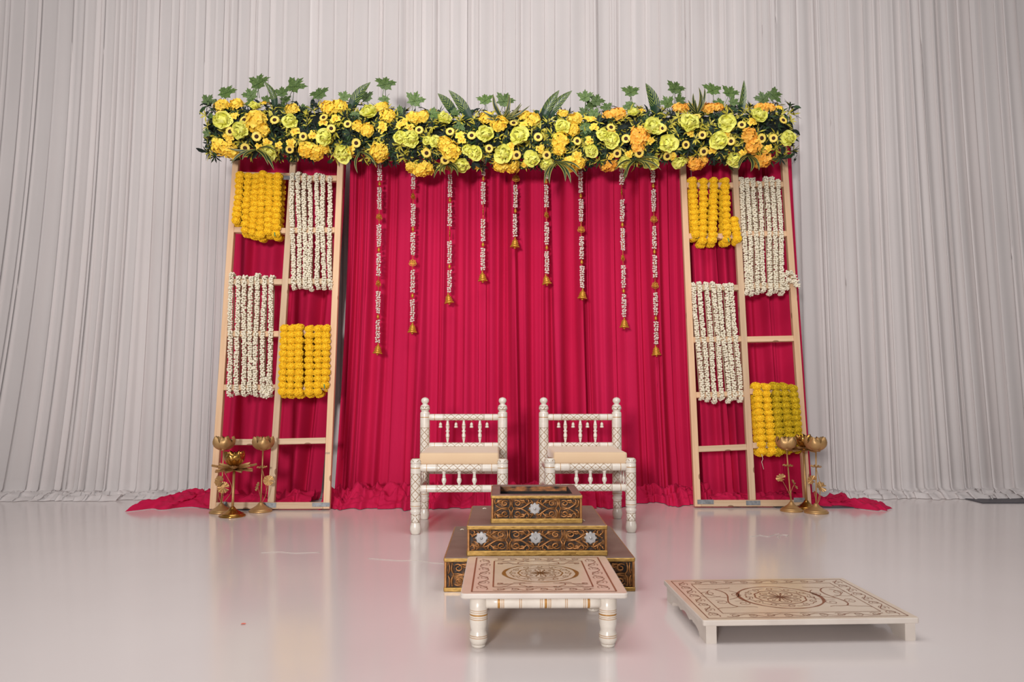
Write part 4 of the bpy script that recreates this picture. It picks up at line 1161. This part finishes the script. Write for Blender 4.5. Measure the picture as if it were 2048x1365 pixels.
def scroll_band(mb, a, b, wdt, z, cells):
    ax, ay = a; bx, by = b; L = math.hypot(bx - ax, by - ay); ux, uy = (bx - ax) / L, (by - ay) / L; vx, vy = -uy, ux
    T = lambda s_, t: (ax + ux * s_ + vx * t, ay + uy * s_ + vy * t)
    c = L / cells
    for k in range(cells):
        s0 = (k + .5) * c; sg = 1 if k % 2 else -1
        mb.ribbon([T(s0 + x, y * sg) for x, y in spiral(0, 0, min(wdt, c * .8) * .46, -2.4, 1.25, 14, .3)], .0024, z)
        mb.ribbon([T(*p) for p in bez((s0 - c * .5, wdt * .25 * sg), (s0 - c * .2, wdt * .6 * sg), (s0 + c * .2, -wdt * .1 * sg), (s0 + c * .5, -wdt * .25 * sg), 8)], .0030, z)
def sprig(mb, x, y, dx, dy, s, z):
    P = lambda u, v: (x + dx * u * s, y + dy * v * s)
    for c in (bez((0, 0), (.4, .05), (.7, .3), (1.0, .2)), bez((.35, .08), (.5, .5), (.2, .6), (.15, .9)), bez((.6, .2), (.8, .5), (.7, .7), (.95, .75)),
              spiral(1.0, .08, .13, 1.5, -1.1, 10), spiral(.05, .85, .12, 0, 1.1, 10), bez((.2, .03), (.3, -.2), (.55, -.2), (.6, -.05)), bez((.75, .24), (.9, .45), (1.1, .4), (1.12, .3))):
        mb.ribbon([P(*p) for p in c], .0034, z)
def vine_figure(mb, x, y, sx, s, z):
    P = lambda u, v: (x + sx * u * s, y + v * s)
    for c, w in ((bez((0, -1), (.5, -.5), (-.5, .3), (.1, 1)), .005), (bez((0, 0), (.5, .1), (.6, .6), (.3, .9)), .003), (bez((0, -.2), (-.5, 0), (-.6, .6), (-.3, .8)), .003),
                 (spiral(.45, .5, .22, 0, 1.3, 14), .0025), (spiral(-.4, .3, .2, 2, -1.3, 14), .0025), (spiral(.35, -.5, .22, 1, 1.3, 14), .0025), (spiral(-.3, -.65, .2, 2, 1.3, 14), .0025),
                 (bez((.1, 1), (.3, 1.2), (.5, 1.0), (.6, 1.15)), .003), (bez((.1, 1), (-.2, 1.2), (-.3, 1.05), (-.45, 1.2)), .003), (bez((0, -1), (.3, -1.2), (.5, -1.0), (.65, -1.2)), .003), (bez((0, -1), (-.3, -1.1), (-.4, -.95), (-.55, -1.1)), .003),
                 (bez((.15, .2), (.5, -.1), (.7, .1), (.75, .3)), .0022), (bez((-.1, -.4), (-.5, -.4), (-.65, -.2), (-.7, 0)), .0022)):
        mb.ribbon([P(*p) for p in c], w, z)
def rect(hx, hy): return [(-hx, -hy), (hx, -hy), (hx, hy), (-hx, hy)]
def lines(mb, hx, hy, w, z):
    mb.ribbon([(-hx, -hy), (hx, -hy)], w, z); mb.ribbon([(-hx, hy), (hx, hy)], w, z)
    mb.ribbon([(-hx, -hy), (-hx, hy)], w, z); mb.ribbon([(hx, -hy), (hx, hy)], w, z)
def slab(mb, hx, hy, z0, z1, rad, m_top, m_edge, bev=.003):
    def ringp(ins):
        pts = []
        for sx, sy, a0 in ((1, -1, -PI / 2), (1, 1, 0), (-1, 1, PI / 2), (-1, -1, PI)):
            for k in range(6):
                a = a0 + PI / 2 * k / 5; pts.append((sx * (hx - rad) + (rad - ins) * math.cos(a), sy * (hy - rad) + (rad - ins) * math.sin(a)))
        return pts
    n = len(mb.v)
    for z, ins in ((z0, bev), (z0 + bev, 0), (z1 - bev, 0), (z1, bev)):
        for x, y in ringp(ins): mb.v.append((x, y, z))
    for i in range(3):
        for k in range(24):
            k2 = (k + 1) % 24; mb.face((n + i * 24 + k, n + i * 24 + k2, n + (i + 1) * 24 + k2, n + (i + 1) * 24 + k), m_edge, None, False)
    mb.face([n + 72 + k for k in range(24)], m_top, None, False); mb.face([n + k for k in reversed(range(24))], m_edge, None, False)

# low table
ZT1 = .185
fl_ = ground(920.5, 1189, ZT1); fr_ = ground(1258, 1189, ZT1); bk = ground(1080, 1113, ZT1)
tw, td = fr_.x - fl_.x, bk.y - fl_.y
table = empty('low_table', ((fl_.x + fr_.x) / 2, (fl_.y + bk.y) / 2, 0))
tag(table, 'low square table with painted cream top and turned ivory legs before the fire pit', 'low table')
q = MB(); slab(q, tw / 2, td / 2, ZT1 - .016, ZT1, .016, 0, 1); q.build('table_top', [M['board'], M['board_w']], table)
q = MB(); hx, hy = tw / 2, td / 2
lines(q, hx - .034, hy - .026, .0055, ZT1); lines(q, hx - .100, hy - .085, .0050, ZT1)
for s_ in (-1, 1):
    scroll_band(q, (s_ * (hx - .067), -hy + .05), (s_ * (hx - .067), hy - .05), .046, ZT1, 7)
    scroll_band(q, (-hx + .10, s_ * (hy - .056)), (hx - .10, s_ * (hy - .056)), .042, ZT1, 7)
    for t in (-1, 1): sprig(q, s_ * .035, t * (hy - .135), s_, t * .55, .10, ZT1)
q.build('painted_border', M['paint_brown'], table)
q = MB(); medallion(q, .125, ZT1); q.build('painted_medallion', M['paint_gold'], table)
lp = [(0, .0185, 0), (.003, .021, 0), (.008, .0235, 0), (.010, .021, 4), (.012, .024, 0), (.024, .0285, 0), (.031, .0287, 1), (.033, .0287, 0), (.037, .0287, 1), (.039, .0287, 0), (.046, .026, 0), (.053, .0235, 0), (.060, .0255, 0), (.070, .0275, 0), (.088, .0285, 1), (.090, .0285, 0), (.094, .0285, 1), (.0955, .0285, 0), (.100, .0285, 1), (.105, .0285, 0), (.110, .0285, 1), (.1115, .0285, 0), (.116, .0285, 1), (.1175, .0285, 0), (ZT1 - .016, .029, 0)]
lx = .205
ly0 = ground(957, 1294).y - table.location.y; ly1 = hy - .06
for sx in (-1, 1):
    for y in (ly0, ly1):
        q = MB(); q.lathe(lp, (sx * lx, y, 0), segs=24); q.build('leg', CM, table)
def table_rail(p0, ax, L):
    pr = [(0, .020, 0)]
    for t, w_ in ((.10, .008), (.135, .002), (.15, .002), (.29, .002), (.305, .002), (.47, .002), (.485, .002), (.51, .008), (.545, .002), (.56, .002), (.69, .002), (.705, .002), (.85, .002), (.865, .002), (.885, .008)):
        pr += [(t * L, .020, 1), (t * L + w_, .020, 0)]
    pr.append((L, .020, 0))
    q = MB(); q.lathe(pr, p0, ax, 20); q.build('rail', CM, table)
for y in (ly0, ly1): table_rail((-lx + .024, y, .139), (1, 0, 0), 2 * lx - .048)
for sx in (-1, 1): table_rail((sx * lx, ly0 + .024, .139), (0, 1, 0), ly1 - ly0 - .048)

# low board with scalloped runners
ZB1 = .075
c0, c1, c2 = ground(1403, 1243, ZB1), ground(1834, 1236, ZB1), ground(1690, 1157, ZB1)
c3 = ground(1330, 1160, ZB1)
ctr = (c0 + c1 + c2 + c3) / 4; bw = ((c1 - c0).length + (c2 - c3).length) / 2; bd = ((c2 - c1).length + (c3 - c0).length) / 2
ang = math.atan2(c1.y - c0.y, c1.x - c0.x) * .5 + math.atan2(c2.y - c3.y, c2.x - c3.x) * .5
board = empty('low_board', (ctr.x, ctr.y, 0), ang)
tag(board, 'low rectangular painted cream board on two scalloped runners at the right', 'low board')
hx, hy = bw / 2, bd / 2
q = MB(); slab(q, hx, hy, ZB1 - .018, ZB1, .008, 0, 1, .002); q.build('board_top', [M['board'], M['board_w']], board)
for sx in (-1, 1):
    q = MB(); x0, x1 = sx * (hx - .028) - .017, sx * (hx - .028) + .017
    prof = []
    N = 60
    for k in range(N + 1):
        t = k / N; y = -hy + .008 + (2 * hy - .016) * t
        e = min(t, 1 - t); zz = 0.0 if e < .16 else .012 + .012 * abs(math.sin((t - .16) / .68 * PI * 3)) + .006 * (1 if .3 < t < .7 else 0)
        prof.append((y, zz))
    n = len(q.v)
    for y, zz in prof: q.v += [(x0, y, zz), (x1, y, zz), (x1, y, ZB1 - .018), (x0, y, ZB1 - .018)]
    for k in range(N):
        for j in range(4):
            j2 = (j + 1) % 4; q.face((n + k * 4 + j2, n + k * 4 + j, n + (k + 1) * 4 + j, n + (k + 1) * 4 + j2), 0, None, False)
    q.face((n, n + 1, n + 2, n + 3), 0, None, False); q.face((n + N * 4 + 3, n + N * 4 + 2, n + N * 4 + 1, n + N * 4), 0, None, False)
    q.build('runner', M['board_w'], board)
q = MB(); lines(q, hx - .024, hy - .024, .0035, ZB1); lines(q, hx - .088, hy - .078, .003, ZB1)
for s_ in (-1, 1):
    scroll_band(q, (s_ * (hx - .056), -hy + .04), (s_ * (hx - .056), hy - .04), .044, ZB1, 8)
    scroll_band(q, (-hx + .09, s_ * (hy - .051)), (hx - .09, s_ * (hy - .051)), .040, ZB1, 9)
    vine_figure(q, s_ * (hx - .165), 0, s_, .115, ZB1)
q.build('painted_border', M['paint_brown'], board)
q = MB(); medallion(q, .145, ZB1); q.build('painted_medallion', M['paint_brown'], board)

# ---------------------------------------------------------------- golden lotus stands
def lotus_bowl(mb, M4, s=1.0, layers=None):
    for lay, (n, L, W, p0, p1, r0, off) in enumerate(layers):
        for k in range(n): mb.petal(2 * PI * (k + off) / n, L * s, W * s, p0, p1, r0 * s, 0, .22, 'point', 4, 7, 0, M4)
BOWL = [(5, .132, .086, -12, 114, .012, 0), (5, .116, .092, 6, 126, .008, .5)]
BOWL2 = [(6, .125, .078, 6, 108, .010, 0), (6, .112, .074, 14, 104, .008, .5), (4, .085, .05, 40, 90, .006, .2)]
SPLAY = [(8, .118, .056, -2, 16, .012, 0), (8, .104, .056, -20, -2, .010, .5)]
def disc_leaf(mb, c, nrm, r):
    Mx = Matrix.Translation(c) @ Vector(nrm).to_track_quat('Z', 'Y').to_matrix().to_4x4()
    n = len(mb.v); mb.v.append(tuple(Mx @ Vector((0, 0, 0)))); K = 36
    for ring, rr in ((0, .55), (1, 1.0)):
        for k in range(K):
            a = 2 * PI * k / K * .97; w = (1 if k % 4 < 2 else -1) * .10 * r * rr
            mb.v.append(tuple(Mx @ Vector((r * rr * math.cos(a), r * rr * math.sin(a), w + .18 * r * rr))))
    for k in range(K - 1):
        mb.face((n, n + 1 + k, n + 2 + k), 0, None, False)
        mb.face((n + 1 + k, n + 1 + K + k, n + 2 + K + k, n + 2 + k), 0, None, False)
def lotus_stand(base_px, base_py, top_px, top_py, kind, leaves, lab, rot=0.0, br=.074, sc=1.0):
    g = ground(base_px, base_py); r = empty('lotus_stand', g)
    t = at(top_px, top_py, g.y) - g            # underside of the bowl
    mat = M['gold_shiny'] if kind == 'open' else M['gold']
    q = MB(); q.lathe([(0, br, 0), (.003, br * 1.02, 0), (.009, br * 1.01, 0), (.012, br * .97, 0), (.0125, br * .90, 0), (.018, br * .89, 0), (.021, br * .84, 0), (.0215, br * .76, 0), (.027, br * .66, 0), (.036, br * .46, 0), (.046, br * .29, 0), (.056, br * .20, 0), (.062, br * .14, 0), (.063, 0, 0)], segs=32); q.build('base', mat, r)
    rad = .0085 if kind == 'open' else .0048
    bowl_z = t.z
    q = MB(); q.tube([(0, 0, .05), (t.x * .35, t.y, bowl_z * .38), (t.x, t.y, bowl_z + .012)], rad, 12); q.build('pole', M['gold'], r)
    Mx = Matrix.Translation((t.x, 0, bowl_z)) @ Matrix.Rotation(rot, 4, 'Z')
    if kind == 'open':
        q = MB(); lotus_bowl(q, Mx @ Matrix.Translation((0, 0, .012)), sc * .95, BOWL2); q.build('lotus_bowl', M['gold_shiny'], r)
        q = MB(); lotus_bowl(q, Mx, sc, SPLAY); q.build('splayed_petals', M['gold'], r)
    else:
        q = MB(); lotus_bowl(q, Mx, sc, BOWL); q.build('lotus_bowl', M['gold'], r)
    q = MB(); q.lathe([(-.004, .004, 0), (0, .02, 0), (.006, .022, 0), (.010, .004, 0)], (t.x, 0, bowl_z), segs=16); q.build('bowl_cup', mat, r)
    for (lpx, lpy, nrm, lr, via) in leaves:
        c = at(lpx, lpy, g.y - .02 * (1 if nrm[1] < 0 else -1)) - g
        q = MB(); disc_leaf(q, c, nrm, lr); lf = q.build('lily_leaf', M['gold'], r)
        v = at(via[0], via[1], g.y - .01) - g
        pts = [Vector(p) for p in bez((.004, -.004, .052), tuple(v), tuple(v), tuple(c), 12)]
        q = MB(); q.tube(pts, .0017, 6); q.build('leaf_stem', M['gold'], lf)
    tag(r, lab, 'lotus stand', 'golden lotus stands')
FL = (.1, -.95, .3)
lotus_stand(442, 1026, 447, 901, 'bowl', [(439, 963, (-.3, -.9, .25), .034, (436, 990)), (447, 976, (.1, -.95, .25), .038, (446, 1000)), (446, 941, (0, -.25, 1), .030, (470, 980))],
            'golden lotus stand leftmost of the three by the left frame', .25)
lotus_stand(464.5, 1033.5, 468.5, 938, 'open', [], 'shorter golden lotus stand with splayed petals, frontmost by the left frame', .3, .081, 1.08)
lotus_stand(521, 1024, 526, 901, 'bowl', [(537, 962, (.25, -.9, .3), .034, (531, 995)), (516, 974, (-.8, -.5, .3), .030, (522, 1000)), (524, 936.5, (0, -.1, 1), .034, (536, 985))],
            'golden lotus stand rightmost of the three by the left frame', .05)
lotus_stand(1583, 1023, 1573, 900, 'bowl', [(1562, 957, (-.5, -.5, .7), .032, (1578, 985)), (1588, 970, (.8, -.4, .5), .034, (1581, 985)), (1576, 933, (0, -.1, 1), .034, (1580, 975))],
            'golden lotus stand leftmost of the three by the right frame', .1, .072, .95)
lotus_stand(1613, 1019, 1607, 899, 'open', [], 'golden lotus stand with splayed petals, rearmost by the right frame', .1, .070, .95)
lotus_stand(1632.5, 1026.5, 1632, 902, 'bowl', [(1642, 975, (.3, -.8, .5), .036, (1640, 1000)), (1624, 961, (-.7, -.4, .5), .032, (1628, 985)), (1632, 935, (0, -.1, 1), .036, (1643, 975))],
            'golden lotus stand rightmost of the three by the right frame', .4, .076, 1.0)

# ---------------------------------------------------------------- small things lying on the floor
def thread(pts, rad, mat, name, lab, cat):
    P = [ground(x, y, .0015) for x, y in pts]; c = P[0]
    sm = []
    for i in range(len(P) - 1):
        for k in range(4):
            t = k / 4; sm.append(P[i].lerp(P[i + 1], t) - c)
    sm.append(P[-1] - c)
    q = MB(); q.tube(sm, rad, 5); o = q.build(name, mat); o.location = c; tag(o, lab, cat)
thread([(1500, 1074), (1520, 1071), (1536, 1074), (1550, 1069), (1558, 1068), (1560, 1077), (1552, 1073), (1565, 1070), (1577, 1071), (1572, 1074)], .0012, M['board_w'], 'loose_thread', 'tangled white thread on the floor behind the low board', 'thread')
thread([(735, 1117), (770, 1120), (800, 1122), (830, 1121), (862, 1126), (888, 1128)], .0010, M['board_w'], 'loose_thread', 'thin white thread on the floor left of the fire pit', 'thread')
thread([(522, 1106), (560, 1104.5), (590, 1107), (640, 1105)], .0010, M['board_w'], 'loose_thread', 'thin white thread on the floor before the left frame', 'thread')
p = ground(482, 1250); q = MB()
q.petal(0, .016, .012, 8, -4, 0, .002, .1, 'round', 2, 3, 0); o = q.build('fallen_petal', simple('orange_red_petal', '#e8553a', '#ee6a48', .6)); o.location = p
tag(o, 'tiny orange-red petal fallen on the white floor', 'petal')
